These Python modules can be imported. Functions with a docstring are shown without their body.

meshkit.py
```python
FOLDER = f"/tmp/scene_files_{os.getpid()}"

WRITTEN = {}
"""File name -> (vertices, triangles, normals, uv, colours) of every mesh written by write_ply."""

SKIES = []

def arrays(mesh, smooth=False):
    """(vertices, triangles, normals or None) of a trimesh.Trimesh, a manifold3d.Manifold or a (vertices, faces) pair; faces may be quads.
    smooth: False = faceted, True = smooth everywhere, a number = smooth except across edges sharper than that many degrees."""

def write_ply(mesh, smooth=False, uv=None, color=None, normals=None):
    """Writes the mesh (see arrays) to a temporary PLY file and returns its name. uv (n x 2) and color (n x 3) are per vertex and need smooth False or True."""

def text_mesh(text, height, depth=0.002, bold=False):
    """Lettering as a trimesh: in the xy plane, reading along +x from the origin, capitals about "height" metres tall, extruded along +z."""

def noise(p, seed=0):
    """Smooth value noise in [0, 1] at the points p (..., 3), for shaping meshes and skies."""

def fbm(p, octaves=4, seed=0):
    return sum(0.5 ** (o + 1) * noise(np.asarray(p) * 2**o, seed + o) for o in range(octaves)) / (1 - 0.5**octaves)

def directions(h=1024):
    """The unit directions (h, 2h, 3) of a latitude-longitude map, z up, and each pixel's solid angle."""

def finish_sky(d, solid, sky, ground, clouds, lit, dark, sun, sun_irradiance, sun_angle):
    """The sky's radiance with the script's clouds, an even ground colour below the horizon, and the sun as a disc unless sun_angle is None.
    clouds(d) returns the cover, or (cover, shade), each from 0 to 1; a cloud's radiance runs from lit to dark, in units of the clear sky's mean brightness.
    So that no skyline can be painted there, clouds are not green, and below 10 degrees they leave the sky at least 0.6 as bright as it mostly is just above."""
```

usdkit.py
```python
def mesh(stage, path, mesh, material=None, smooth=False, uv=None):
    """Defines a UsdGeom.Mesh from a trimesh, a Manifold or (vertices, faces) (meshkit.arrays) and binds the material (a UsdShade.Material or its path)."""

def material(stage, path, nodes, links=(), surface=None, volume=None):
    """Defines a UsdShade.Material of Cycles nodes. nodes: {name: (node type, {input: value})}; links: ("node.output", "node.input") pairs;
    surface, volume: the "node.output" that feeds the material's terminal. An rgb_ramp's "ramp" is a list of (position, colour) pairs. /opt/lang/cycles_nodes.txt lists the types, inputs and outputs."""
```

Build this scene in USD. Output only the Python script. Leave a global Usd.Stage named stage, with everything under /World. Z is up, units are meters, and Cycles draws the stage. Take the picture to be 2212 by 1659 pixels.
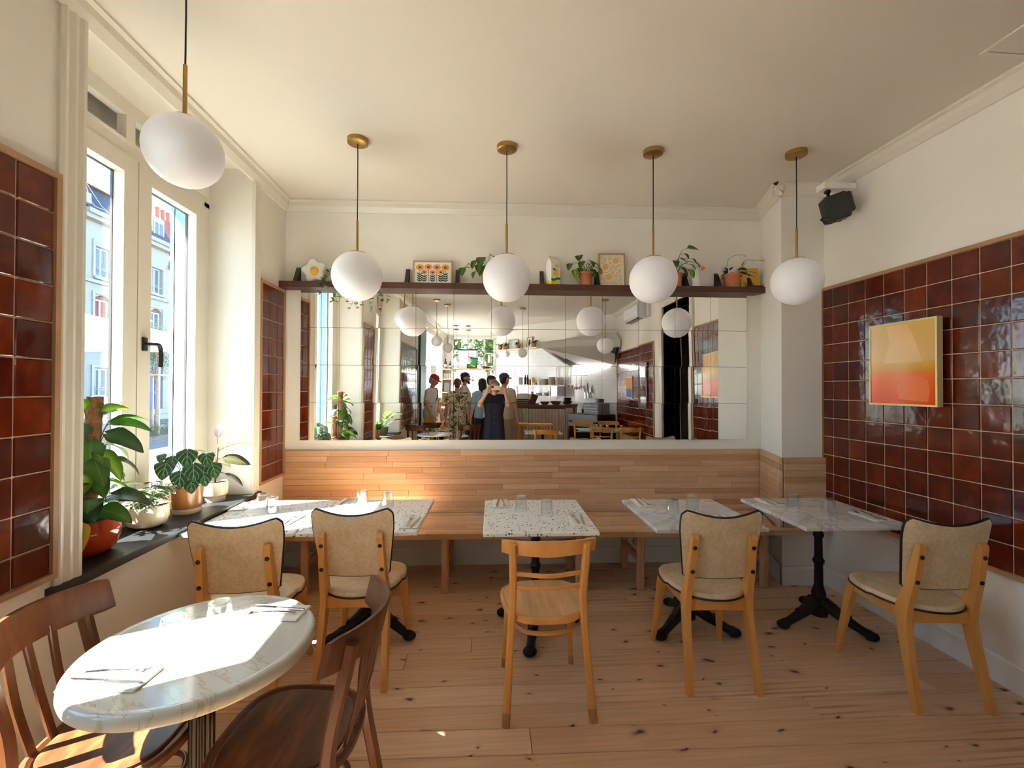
import math, random, zlib
import numpy as np, trimesh, manifold3d as mf, usdkit, meshkit
from trimesh import creation as tc
from shapely.geometry import Polygon, Point, box as sbox
from pxr import Usd, UsdGeom, UsdLux, UsdShade, Gf, Sdf

stage = Usd.Stage.CreateInMemory()
UsdGeom.SetStageUpAxis(stage, 'Z'); UsdGeom.SetStageMetersPerUnit(stage, 1.0)
UsdGeom.Xform.Define(stage, '/World'); UsdGeom.Scope.Define(stage, '/World/Looks')
PI = math.pi
# ---------------------------------------------------------------- camera, sky, sun, exposure
YAW, PITCH, ROLL, CAM_H = .0747, .0094, .0027, 1.516
cy_, sy_, cp_, sp_, cr_, sr_ = math.cos(YAW), math.sin(YAW), math.cos(PITCH), math.sin(PITCH), math.cos(ROLL), math.sin(ROLL)
F_ = np.array([sy_*cp_, cy_*cp_, sp_]); R_ = np.array([cy_, -sy_, 0.]); U_ = np.cross(R_, F_)
R_, U_ = R_*cr_+U_*sr_, -R_*sr_+U_*cr_
cam = UsdGeom.Camera.Define(stage, '/World/camera')
cam.AddTransformOp().Set(Gf.Matrix4d(*[float(x) for x in [*R_, 0, *U_, 0, *(-F_), 0, 0, 0, CAM_H, 1]]))
cam.CreateHorizontalApertureAttr(36.0); cam.CreateFocalLengthAttr(36.0*954/2212)
cam.CreateClippingRangeAttr(Gf.Vec2f(.01, 500))
cam.GetPrim().CreateAttribute('exposure', Sdf.ValueTypeNames.Float).Set(2.52)
SUN_AZ, SUN_EL = 25.0, 51.5          # the direction the light travels to, and the sun's height
sun = UsdLux.DistantLight.Define(stage, '/World/sun')
sun.CreateAngleAttr(.6); sun.CreateNormalizeAttr(True); sun.CreateIntensityAttr(4.0); sun.CreateColorAttr(Gf.Vec3f(1, .97, .93))
sd = np.array([math.cos(math.radians(SUN_AZ))*math.cos(math.radians(SUN_EL)), math.sin(math.radians(SUN_AZ))*math.cos(math.radians(SUN_EL)), -math.sin(math.radians(SUN_EL))])
bz = -sd; bx_ = np.cross([0, 0, 1.], bz); bx_ /= np.linalg.norm(bx_); by_ = np.cross(bz, bx_)
sun.AddTransformOp().Set(Gf.Matrix4d(*[float(x) for x in [*bx_, 0, *by_, 0, *bz, 0, 0, 0, 30, 1]]))
usdkit.material(stage, '/World/Looks/sky', {
    'sky': ('sky_texture', {'sky_type': 'multiple_scattering', 'sun_disc': False, 'sun_elevation': math.radians(SUN_EL), 'sun_rotation': math.radians(90-SUN_AZ+180)}),
    'bg': ('background_shader', {'strength': .095})}, [('sky.color', 'bg.color')], surface='bg.background')
dome = UsdLux.DomeLight.Define(stage, '/World/sky_dome'); dome.CreateIntensityAttr(1.0)
UsdShade.MaterialBindingAPI.Apply(dome.GetPrim()).Bind(UsdShade.Material.Get(stage, '/World/Looks/sky'))

# ---------------------------------------------------------------- helpers
rnd = random.Random(11)
def c(r, g, b):
    f = lambda x: ((x/255+.055)/1.055)**2.4 if x > 10 else x/255/12.92
    return (f(r), f(g), f(b))
def sc(a, k): return tuple(min(1, x*k) for x in a)
MATS = {}
def mat(name, col, rough=.5, metal=0., vary=None, bump=None, spec=.5, coat=0., off=(0, 0, 0), leaf=None, **extra):
    """plain principled look; vary=(scale xyz, amount): noise on the colour; bump=(scale xyz, strength, distance)."""
    path = '/World/Looks/'+name
    n = {'p': ('principled_bsdf', {'base_color': col, 'roughness': rough, 'metallic': metal, 'specular_ior_level': spec, 'coat_weight': coat, **extra})}; L = []
    if vary or bump: n['tc'] = ('texture_coordinate', {})
    if vary:
        s, amt = vary[:2]; hi = vary[2] if len(vary) > 2 else sc(col, 1+amt)
        n['m'] = ('mapping', {'scale': s, 'location': off}); n['n'] = ('noise_texture', {'scale': 1., 'detail': 4., 'roughness': .6})
        n['r'] = ('rgb_ramp', {'ramp': [(.3, sc(col, 1-amt)), (.5, col), (.72, hi)]})
        L += [('tc.object', 'm.vector'), ('m.vector', 'n.vector'), ('n.fac', 'r.fac'), ('r.color', 'p.base_color')]
    if bump:
        n['bm'] = ('mapping', {'scale': bump[0], 'location': off}); n['bn'] = ('noise_texture', {'scale': 1., 'detail': 3.}); n['b'] = ('bump', {'strength': bump[1], 'distance': bump[2]})
        L += [('tc.object', 'bm.vector'), ('bm.vector', 'bn.vector'), ('bn.fac', 'b.height'), ('b.normal', 'p.normal')]
    MATS[name] = usdkit.material(stage, path, n, L, surface='p.BSDF'); return MATS[name]
COUNT = {}
def numbered(parent, name):
    k = COUNT.get((parent, name), 0); COUNT[(parent, name)] = k+1
    return name if k == 0 else '%s_%03d' % (name, k)
def path_of(p): return '/World' if p is None else str(p.GetPath())
def obj(name, mesh, m, parent=None, smooth=30, uv=None, label=None):
    """ONE mesh prim, under its thing or at top level."""
    pp = path_of(parent); q = pp+'/'+numbered(pp, name)
    if isinstance(mesh, list): mesh = trimesh.util.concatenate([x if isinstance(x, trimesh.Trimesh) else trimesh.Trimesh(*meshkit.arrays(x)[:2], process=False) for x in mesh])
    o = usdkit.mesh(stage, q, mesh, MATS[m] if isinstance(m, str) else m, smooth=smooth, uv=uv).GetPrim()
    if label: o.SetCustomDataByKey('label', label)
    return o
def tag(o, label=None, cat=None, group=None, kind=None):
    for k, v in (('label', label), ('category', cat), ('group', group), ('kind', kind)):
        if v: o.SetCustomDataByKey(k, v)
    return o
def place(o, loc=(0, 0, 0), rz=0., tilt=None, scale=None):
    x = UsdGeom.Xformable(o); x.ClearXformOpOrder(); x.AddTranslateOp().Set(Gf.Vec3d(*map(float, loc)))
    x.AddRotateZOp().Set(float(rz))
    if tilt: x.AddRotateXYZOp().Set(Gf.Vec3f(*map(float, tilt)))
    if scale: x.AddScaleOp().Set(Gf.Vec3f(*([float(scale)]*3 if np.ndim(scale) == 0 else map(float, scale))))
def thing(name, label, cat, loc=(0, 0, 0), rz=0., group=None, tilt=None, kind=None, scale=None):
    o = UsdGeom.Xform.Define(stage, '/World/'+numbered('/World', name)).GetPrim(); place(o, loc, rz, tilt, scale)
    return tag(o, label, cat, group, kind)
def dup(root, label, loc, rz=0., group=None, tilt=None, scale=None):
    base = root.GetName().rstrip('0123456789').rstrip('_')
    o = UsdGeom.Xform.Define(stage, '/World/'+numbered('/World', base)).GetPrim()
    o.GetReferences().AddInternalReference(root.GetPath()); o.SetInstanceable(True); place(o, loc, rz, tilt, scale)
    return tag(o, label, root.GetCustomDataByKey('category'), group or root.GetCustomDataByKey('group'))
def struct(name, mesh, m, parent=None, smooth=False):
    o = obj(name, mesh, m, parent, smooth)
    if parent is None: o.SetCustomDataByKey('kind', 'structure')
    return o
def sthing(name): return thing(name, None, None, kind='structure')
# ---------------------------------------------------------------- shapes
def bx(x0, x1, y0, y1, z0, z1, bev=0.):
    if not bev:
        b = tc.box((x1-x0, y1-y0, z1-z0)); b.apply_translation(((x0+x1)/2, (y0+y1)/2, (z0+z1)/2)); return b
    P = []
    for X, sx in ((x0, 1), (x1, -1)):
        for Y, sy in ((y0, 1), (y1, -1)):
            for Z, sz in ((z0, 1), (z1, -1)):
                P += [(X+sx*bev, Y+sy*bev, Z), (X+sx*bev, Y, Z+sz*bev), (X, Y+sy*bev, Z+sz*bev)]
    return trimesh.Trimesh(P, process=False).convex_hull
def frame_of(t):
    t = t/np.linalg.norm(t); a = np.cross(t, [0, 0, 1.])
    if np.linalg.norm(a) < 1e-3: a = np.array([1., 0, 0])
    a /= np.linalg.norm(a); return t, a, np.cross(a, t)
def sweep(pts, sec, closed=False, up=None, scale=None):
    """sec: list of (a,b) offsets (a along side, b along up); capped."""
    p = np.asarray(pts, float); n = len(p); sec = np.asarray(sec, float); k = len(sec)
    T = np.gradient(p, axis=0) if not closed else np.roll(p, -1, 0)-np.roll(p, 1, 0)
    V = []; prev = None
    for i in range(n):
        t = T[i]/np.linalg.norm(T[i])
        if up is not None: a = np.cross(t, up); 
        else: a = frame_of(t)[1] if prev is None else prev-t*(prev@t)
        a = a/np.linalg.norm(a); prev = a; b = np.cross(a, t)
        s = 1 if scale is None else scale[i]
        s2 = np.ones(2)*s
        V.append(p[i]+(sec[:, :1]*s2[0])*a+(sec[:, 1:]*s2[1])*b)
    V = np.vstack(V); Fc = []
    for i in range(n if closed else n-1):
        j = (i+1) % n
        for q in range(k):
            r = (q+1) % k; Fc += [(i*k+q, j*k+r, j*k+q), (i*k+q, i*k+r, j*k+r)]
    if not closed:
        V = np.vstack([V, p[0], p[-1]]); a, b = n*k, n*k+1
        for q in range(k):
            r = (q+1) % k; Fc += [(a, r, q), (b, (n-1)*k+q, (n-1)*k+r)]
    m = trimesh.Trimesh(V, Fc, process=False)
    if m.volume < 0: m.invert()
    return m
def circ(r, n=8): return [(r*math.cos(2*PI*i/n), r*math.sin(2*PI*i/n)) for i in range(n)]
def tube(pts, r, n=8, closed=False):
    if np.ndim(r): return sweep(pts, circ(1., n), closed, scale=list(r))
    return sweep(pts, circ(r, n), closed)
def rect(w, h, b=0.):
    w, h = w/2, h/2
    if not b: return [(-w, -h), (w, -h), (w, h), (-w, h)]
    return [(-w+b, -h), (w-b, -h), (w, -h+b), (w, h-b), (w-b, h), (-w+b, h), (-w, h-b), (-w, -h+b)]
def smoothpts(P, n=24):
    """Catmull-Rom through the points."""
    P = np.asarray(P, float); P = np.vstack([2*P[0]-P[1], P, 2*P[-1]-P[-2]]); m = len(P)-3; out = []
    for s in np.linspace(0, m-1e-9, n):
        i = int(s); t = s-i; a, b, c_, d = P[i:i+4]
        out.append(.5*((2*b)+(-a+c_)*t+(2*a-5*b+4*c_-d)*t*t+(-a+3*b-3*c_+d)*t**3))
    return np.array(out)
def lathe(prof, n=32, loc=(0, 0, 0)):
    m = tc.revolve(np.asarray(prof, float), sections=n); m.apply_translation(loc)
    if m.volume < 0: m.invert()
    return m
def extrude(poly, h, z=0.):
    m = tc.extrude_polygon(poly if isinstance(poly, Polygon) else Polygon(poly), h, engine='earcut'); m.apply_translation((0, 0, z)); return m
def rounded(poly, r): return poly.buffer(-r).buffer(r, quad_segs=6)
def T(m, loc=(0, 0, 0), rx=0, ry=0, rz=0, s=None):
    m = m.copy()
    if s is not None: m.apply_scale(s)
    M = trimesh.transformations.euler_matrix(math.radians(rx), math.radians(ry), math.radians(rz)); M[:3, 3] = loc
    m.apply_transform(M); return m
def upright(poly, depth, y=0.):
    """a shape in (x,z) extruded along y from y-depth/2 to y+depth/2"""
    m = extrude(poly, depth, -depth/2); m.apply_transform(trimesh.transformations.rotation_matrix(PI/2, [1, 0, 0])); m.apply_translation((0, y, 0)); return m
def ball(r, loc=(0, 0, 0), s=(1, 1, 1), sub=2):
    m = tc.icosphere(sub, r); m.apply_scale(s); m.apply_translation(loc); return m
def hulls(chain):
    """union of convex hulls of consecutive spheres: [((x,y,z),r), ((x,y,z),r)] pairs"""
    out = []
    for (p, r), (q, s) in chain:
        a = mf.Manifold.sphere(r, 14).translate(p); b = mf.Manifold.sphere(s, 14).translate(q)
        out.append(mf.Manifold.batch_hull([a, b]))
    return mf.Manifold.batch_boolean(out, mf.OpType.Add)
def soften(man, edge=.012, it=8):
    m = man.refine_to_length(edge).to_mesh(); t = trimesh.Trimesh(m.vert_properties[:, :3], m.tri_verts, process=True)
    trimesh.smoothing.filter_taubin(t, .5, .52, it); return t

# ---------------------------------------------------------------- materials
mat('wall_paint', c(239, 232, 219), .75, vary=((1.3, 1.3, 1.3), .03), bump=((90, 90, 90), .05, .002))
mat('ceiling_paint', c(224, 215, 200), .8)
mat('white_paint', c(240, 237, 228), .45)
mat('frame_white', c(226, 217, 200), .35)
mat('blue_paint', c(112, 168, 184), .5)
mat('grout', c(205, 172, 145), .85)
mat('trim_wood', c(176, 132, 92), .5, vary=((3, 3, 3), .2))
for i, col in enumerate([(86, 27, 12), (95, 32, 13), (79, 25, 12), (106, 38, 13), (90, 30, 15), (74, 23, 12)]):
    mat('tile_glaze_%d' % i, c(*col), .10, vary=((9, 9, 9), .25, c(min(255, col[0]+26), col[1]+12, col[2]+1)), bump=((7, 7, 7), .25, .012), off=(i*3.1, i*1.7, i*.9), coat=.0)
for i, col in enumerate([(214, 170, 126), (207, 160, 118), (221, 180, 138), (199, 152, 110), (216, 174, 134)]):
    mat('oak_stave_%d' % i, c(*col), .45, vary=((2.2, 40, 40), .13), off=(i*5.3, i*2.1, i*3.3))
mat('oak_plain', c(208, 160, 118), .5, vary=((25, 25, 3), .15))
def pine(i, col):
    col = c(*col); n = {'tc': ('texture_coordinate', {}), 'm': ('mapping', {'location': (i*7.37, i*3.11, 0), 'scale': (.5, 10, 1)}),
      'wv': ('wave_texture', {'wave_type': 'bands', 'bands_direction': 'y', 'scale': .8, 'distortion': 8., 'detail': 2.5, 'detail_scale': .8, 'detail_roughness': .6}),
      'm2': ('mapping', {'location': (i*2.3, i*4.9, 0), 'scale': (2.2, 60, 1)}), 'n2': ('noise_texture', {'scale': 1., 'detail': 4.}),
      'm4': ('mapping', {'location': (i*1.3, i*2.9, 0), 'scale': (.8, 2.6, 1)}), 'n4': ('noise_texture', {'scale': 1.3, 'detail': 2.}),
      'gate': ('rgb_ramp', {'ramp': [(.5, (0, 0, 0)), (.72, (.9, .9, .9))]}),
      'r1': ('rgb_ramp', {'ramp': [(.0, (1, 1, 1)), (.6, (1, 1, 1)), (.82, (.76, .62, .48)), (1, (.56, .40, .27))]}),
      'r2': ('rgb_ramp', {'ramp': [(.3, sc(col, .86)), (.55, col), (.75, sc(col, 1.08))]}),
      'mm': ('mix', {'mix_type': 'multiply'}),
      'nd': ('noise_texture', {'scale': 9., 'detail': 2.}), 'nv': ('vector_math', {'math_type': 'multiply_add', 'vector2': (.10, .10, 0), 'vector3': (0, 0, 0)}), 'ad': ('vector_math', {'math_type': 'add'}),
      'm3': ('mapping', {'location': (i*1.91, i*.77, 0), 'scale': (4.4, 8.8, 0)}), 'v': ('voronoi_texture', {'scale': 1., 'dimensions': '2D', 'feature': 'f1', 'randomness': 1.}),
      'sx': ('separate_color', {'color_type': 'rgb'}), 'gt': ('math', {'math_type': 'greater_than', 'value2': .5}), 'sz': ('math', {'math_type': 'multiply_add', 'value2': 1.1, 'value3': .2}), 'dv': ('math', {'math_type': 'divide'}),
      'kr': ('rgb_ramp', {'ramp': [(0, (1, 1, 1)), (.05, (.92, .92, .92)), (.08, (.4, .4, .4)), (.14, (.13, .13, .13)), (.26, (0, 0, 0))]}),
      'km': ('mix', {'mix_type': 'multiply', 'fac': 1.}), 'k': ('mix', {'mix_type': 'mix', 'color2': c(74, 42, 24)}),
      'p': ('principled_bsdf', {'roughness': .3, 'specular_ior_level': .5}), 'b': ('bump', {'strength': .10, 'distance': .002})}
    L = [('tc.object', 'm.vector'), ('m.vector', 'wv.vector'), ('tc.object', 'm2.vector'), ('m2.vector', 'n2.vector'), ('tc.object', 'm4.vector'), ('m4.vector', 'n4.vector'), ('n4.fac', 'gate.fac'),
         ('wv.fac', 'r1.fac'), ('n2.fac', 'r2.fac'), ('r2.color', 'mm.color1'), ('r1.color', 'mm.color2'), ('gate.color', 'mm.fac'),
         ('tc.object', 'nd.vector'), ('nd.color', 'nv.vector1'), ('tc.object', 'ad.vector1'), ('nv.vector', 'ad.vector2'), ('ad.vector', 'm3.vector'), ('m3.vector', 'v.vector'), ('v.color', 'sx.color'), ('sx.r', 'gt.value1'), ('sx.g', 'sz.value1'), ('v.distance', 'dv.value1'), ('sz.value', 'dv.value2'), ('dv.value', 'kr.fac'), ('kr.color', 'km.color1'), ('gt.value', 'km.color2'),
         ('km.color', 'k.fac'), ('mm.color', 'k.color1'), ('k.color', 'p.base_color'), ('n2.fac', 'b.height'), ('b.normal', 'p.normal')]
    MATS['pine_%d' % i] = usdkit.material(stage, '/World/Looks/pine_%d' % i, n, L, surface='p.BSDF')
for i, col in enumerate([(228, 186, 148), (223, 180, 140), (232, 192, 154), (219, 175, 135), (226, 183, 145), (230, 188, 146)]): pine(i, col)
mat('gap_dark', c(58, 36, 22), .9)
mat('brass', c(176, 142, 84), .35, 1.)
mat('cord_black', c(25, 22, 20), .6)
mat('opal_glass', c(226, 221, 217), .42, emission_color=(1., .97, .94), emission_strength=.022)
mat('black_iron', c(17, 16, 16), .5, spec=.4, bump=((60, 60, 60), .15, .002))
mat('black_metal', c(28, 25, 23), .45, .0)
mat('slate', c(22, 22, 24), .5, vary=((14, 14, 14), .3), bump=((20, 20, 20), .2, .004))
mat('steel', c(200, 198, 194), .18, 1.)
mat('napkin', c(238, 228, 212), .9)
mat('mirror_glass', c(248, 248, 245), .0, 1.)
mat('dark_wood', c(82, 46, 30), .45, vary=((3, 45, 45), .35), bump=((3, 60, 60), .15, .002))
mat('leather_dark', c(52, 36, 26), .45)
def vinyl(name, base, lo, hi):
    n = {'tc': ('texture_coordinate', {}), 'n': ('noise_texture', {'scale': 9., 'detail': 6., 'roughness': .7}), 'n2': ('noise_texture', {'scale': 60., 'detail': 2.}),
         'r': ('rgb_ramp', {'ramp': [(.32, lo), (.5, base), (.66, hi)]}), 'r2': ('rgb_ramp', {'ramp': [(.35, (.84, .82, .78)), (.6, (1, 1, 1))]}), 'mm': ('mix', {'mix_type': 'multiply', 'fac': .8}), 'p': ('principled_bsdf', {'roughness': .38, 'specular_ior_level': .4})}
    MATS[name] = usdkit.material(stage, '/World/Looks/'+name, n, [('tc.object', 'n.vector'), ('tc.object', 'n2.vector'), ('n.fac', 'r.fac'), ('n2.fac', 'r2.fac'), ('r.color', 'mm.color1'), ('r2.color', 'mm.color2'), ('mm.color', 'p.base_color')], surface='p.BSDF')
vinyl('vinyl', c(222, 197, 158), c(212, 184, 142), c(230, 208, 172))
mat('piping', c(24, 22, 24), .4)
mat('beech', c(224, 158, 82), .38, vary=((18, 18, 2.5), .10))
mat('beech_pale', c(218, 170, 116), .42, vary=((22, 2.5, 22), .22), bump=((30, 3, 30), .1, .001))
mat('beech_worn', c(186, 134, 82), .6, vary=((30, 30, 8), .3))
mat('walnut', c(98, 58, 34), .32, vary=((30, 30, 3), .3))
mat('walnut_seat', c(92, 52, 30), .3, vary=((4, 16, 10), .5, c(140, 84, 46)), spec=.5)
def terrazzo(name, base):
    n = {'tc': ('texture_coordinate', {}), 'v': ('voronoi_texture', {'scale': 62., 'feature': 'f1'}), 's': ('separate_color', {'color_type': 'rgb'}), 'lt': ('math', {'math_type': 'less_than', 'value2': .34}),
         'g': ('math', {'math_type': 'greater_than', 'value2': .52}), 'a': ('math', {'math_type': 'multiply'}), 'nz': ('noise_texture', {'scale': 90.}), 'ad': ('math', {'math_type': 'multiply_add', 'value2': .35, 'value3': -.17}), 'ds': ('math', {'math_type': 'add'}),
         'cr': ('rgb_ramp', {'ramp': [(0, c(70, 72, 66)), (.3, c(128, 122, 104)), (.5, c(176, 160, 128)), (.7, c(96, 100, 96)), (1, c(150, 140, 120))], 'interpolate': False}),
         'm': ('mix', {'color1': base}), 'p': ('principled_bsdf', {'roughness': .22})}
    L = [('tc.object', 'v.vector'), ('v.color', 's.color'), ('tc.object', 'nz.vector'), ('nz.fac', 'ad.value1'), ('ad.value', 'ds.value1'), ('v.distance', 'ds.value2'), ('ds.value', 'lt.value1'), ('s.r', 'g.value1'), ('lt.value', 'a.value1'), ('g.value', 'a.value2'), ('s.g', 'cr.fac'), ('a.value', 'm.fac'), ('cr.color', 'm.color2'), ('m.color', 'p.base_color')]
    MATS[name] = usdkit.material(stage, '/World/Looks/'+name, n, L, surface='p.BSDF')
terrazzo('terrazzo', c(242, 240, 230))
def marble(name, base, vein, sc_=3., rough=.12, w=.06, dist=1.4, soft=.5):
    n = {'tc': ('texture_coordinate', {}), 'n': ('noise_texture', {'scale': sc_, 'detail': 7., 'roughness': .6, 'distortion': dist}), 'n2': ('noise_texture', {'scale': sc_*1.7, 'detail': 5.}),
         'r': ('rgb_ramp', {'ramp': [(.5-w, (0, 0, 0)), (.5, (1, 1, 1)), (.5+w, (0, 0, 0))]}), 'r2': ('rgb_ramp', {'ramp': [(.4, (0, 0, 0)), (.7, (soft, soft, soft))]}),
         'mx': ('math', {'math_type': 'maximum'}), 'm': ('mix', {'color1': base, 'color2': vein}), 'p': ('principled_bsdf', {'roughness': rough})}
    MATS[name] = usdkit.material(stage, '/World/Looks/'+name, n, [('tc.object', 'n.vector'), ('tc.object', 'n2.vector'), ('n.fac', 'r.fac'), ('n2.fac', 'r2.fac'), ('r.color', 'mx.value1'), ('r2.color', 'mx.value2'), ('mx.value', 'm.fac'), ('m.color', 'p.base_color')], surface='p.BSDF')
marble('marble_grey', c(230, 228, 224), c(184, 184, 184), 2.2, .2, .03, 1.0, .55)
marble('onyx', c(212, 208, 196), c(192, 174, 136), 1.5, .1, .012, 1.6, .4)
def glassy(name, tint, top=.9, f0=.04, p=5.):
    n = {'t': ('transparent_bsdf', {'color': tint}), 'g': ('glossy_bsdf', {'color': (1, 1, 1), 'roughness': .01}), 'lw': ('layer_weight', {'blend': .5}),
         'pw': ('math', {'math_type': 'power', 'value2': p}), 'ma': ('math', {'math_type': 'multiply_add', 'value2': top, 'value3': f0}), 'm': ('mix_closure', {})}
    MATS[name] = usdkit.material(stage, '/World/Looks/'+name, n, [('lw.facing', 'pw.value1'), ('pw.value', 'ma.value1'), ('ma.value', 'm.fac'), ('t.BSDF', 'm.closure1'), ('g.BSDF', 'm.closure2')], surface='m.closure')
glassy('pane_glass', (.90, .93, .93)); n_ = {'lw': ('layer_weight', {'blend': .5}), 'r': ('rgb_ramp', {'ramp': [(0, (.97, .98, .975)), (.45, (.96, .97, .965)), (.78, (.84, .865, .865)), (1, (.5, .54, .55))]}), 't': ('transparent_bsdf', {}), 'g': ('glossy_bsdf', {'color': (1, 1, 1), 'roughness': .02}),
      'pw': ('math', {'math_type': 'power', 'value2': 3.}), 'ma': ('math', {'math_type': 'multiply_add', 'value2': .8, 'value3': .06}), 'm': ('mix_closure', {})}
MATS['tumbler_glass'] = usdkit.material(stage, '/World/Looks/tumbler_glass', n_, [('lw.facing', 'r.fac'), ('r.color', 't.color'), ('lw.facing', 'pw.value1'), ('pw.value', 'ma.value1'), ('ma.value', 'm.fac'), ('t.BSDF', 'm.closure1'), ('g.BSDF', 'm.closure2')], surface='m.closure')
# ---------------------------------------------------------------- the room shell
SK = math.degrees(math.atan(-.031)); WY = 3.83
def W(m):                      # back-wall frame: x along the wall, y=0 its face, room at -y
    m = m.copy(); m.apply_transform(trimesh.transformations.rotation_matrix(math.radians(SK), [0, 0, 1])); m.apply_translation((0, WY, 0)); return m
def WP(s, d, z):               # a point of that frame, d metres in front of the wall
    a = math.radians(SK); return (s*math.cos(a)+d*math.sin(a), WY+s*math.sin(a)-d*math.cos(a), z)
XL, XR, ZC = -1.645, 2.69, 3.10
fl = sthing('floor')
struct('subfloor', bx(-2.0, 4.3, -6.2, 4.2, -.12, -.03), 'gap_dark', fl)
k = 0; y = .02
while y > -10.2:
    w = .1435; x = -2.1; cuts = [rnd.uniform(-.6, 3.2), 4.4]
    if y < -6.2: cuts = [rnd.uniform(.5, 1.5), 4.4]
    for xe in cuts:
        xe = min(xe, 4.4)
        if xe-x > .05:
            m = bx(x+.0012, xe-.0012, y-w+.0016, y-.0016, -.03, 0., .0022)
            struct('plank', W(m), 'pine_%d' % rnd.randrange(6), fl, smooth=False)
        x = xe
    y -= w; k += 1
def left_slab(parts): return trimesh.util.concatenate(parts)
W1, W2 = (1.945, 3.325), (-.08, 1.30)       # the two window openings in the left wall
W4 = (-5.45, -2.75)                          # frosted shop window by the entrance
seg = [(-5.9, W4[0]), (W4[1], W2[0]), (W2[1], W1[0]), (W1[1], 4.2)]
parts = [bx(-2.12, XL, a, b, -.3, 3.25) for a, b in seg]
for a, b in (W1, W2):
    parts += [bx(-2.12, XL, a, b, -.3, .70)]
    parts += [bx(-2.12, -2.06, a, a+.045, .70, 3.25), bx(-2.12, -2.06, b-.075, b, .70, 3.25), bx(-2.12, -2.06, a, b, 2.90, 3.25)]
parts += [bx(-2.12, XL, *W4, -.3, 1.15), bx(-2.12, XL, *W4, 2.92, 3.25)]
wl = sthing('wall_left'); struct('plaster', parts, 'wall_paint', wl)
wb = sthing('wall_back'); struct('plaster', [W(bx(-2.3, 2.75, 0, .3, -.3, 3.3))], 'wall_paint', wb)
PIL = [(2.345, 3.265), (2.70, 3.254), (2.70, 3.95), (2.49, 3.95), (2.502, 3.752)]
struct('pillar', extrude(PIL, 3.3, -.1), 'wall_paint', wb)
wr = sthing('wall_right')
D1 = (.78, 1.80, 2.74)                       # doorway in the right wall
struct('plaster', [bx(XR, 2.95, D1[1], 4.2, -.3, 3.3), bx(XR, 2.95, D1[0], D1[1], D1[2], 3.3)], 'wall_paint', wr)
wrr = sthing('wall_right_rear')
struct('plaster', [bx(XR, 2.95, -6.2, D1[0], -.3, 3.3)], 'wall_paint', wrr)
struct('ceiling', [bx(-2.4, 4.4, -6.3, 4.3, ZC, 3.3)], 'ceiling_paint')
# cornices
def cornice(p, q, side):
    """moulding along p->q; the room lies on the given side (unit vector)"""
    p, q, sd_ = np.array(p, float), np.array(q, float), np.array(side, float)
    prof = [(0, 0), (.075, 0), (.075, -.012), (.055, -.022), (.045, -.05), (.03, -.066), (.012, -.085), (0, -.085)]
    V = []
    for e in (p, q):
        for a, b in prof: V.append((*(e+sd_*a), ZC+b))
    n = len(prof); Fc = [(i, (i+1) % n, n+(i+1) % n) for i in range(n)]+[(i, n+(i+1) % n, n+i) for i in range(n)]
    m = trimesh.Trimesh(V, Fc, process=False); m.fix_normals(); return m
for nm, ms in (('trim_1', [cornice((XL, -5.9), (XL, 3.9), (1, 0))]), ('trim_2', [cornice(WP(-1.7, 0, 0)[:2], WP(2.51, 0, 0)[:2], (math.sin(math.radians(SK)), -1)), cornice((2.53, 3.84), (2.325, 3.20), (-.95, .3)), cornice((2.275, 3.2675), (2.70, 3.254), (-.03, -1))]), ('trim_3', [cornice((XR, 3.3), (XR, -5.9), (-1, 0))])):
    struct(nm, ms, 'frame_white')
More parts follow.
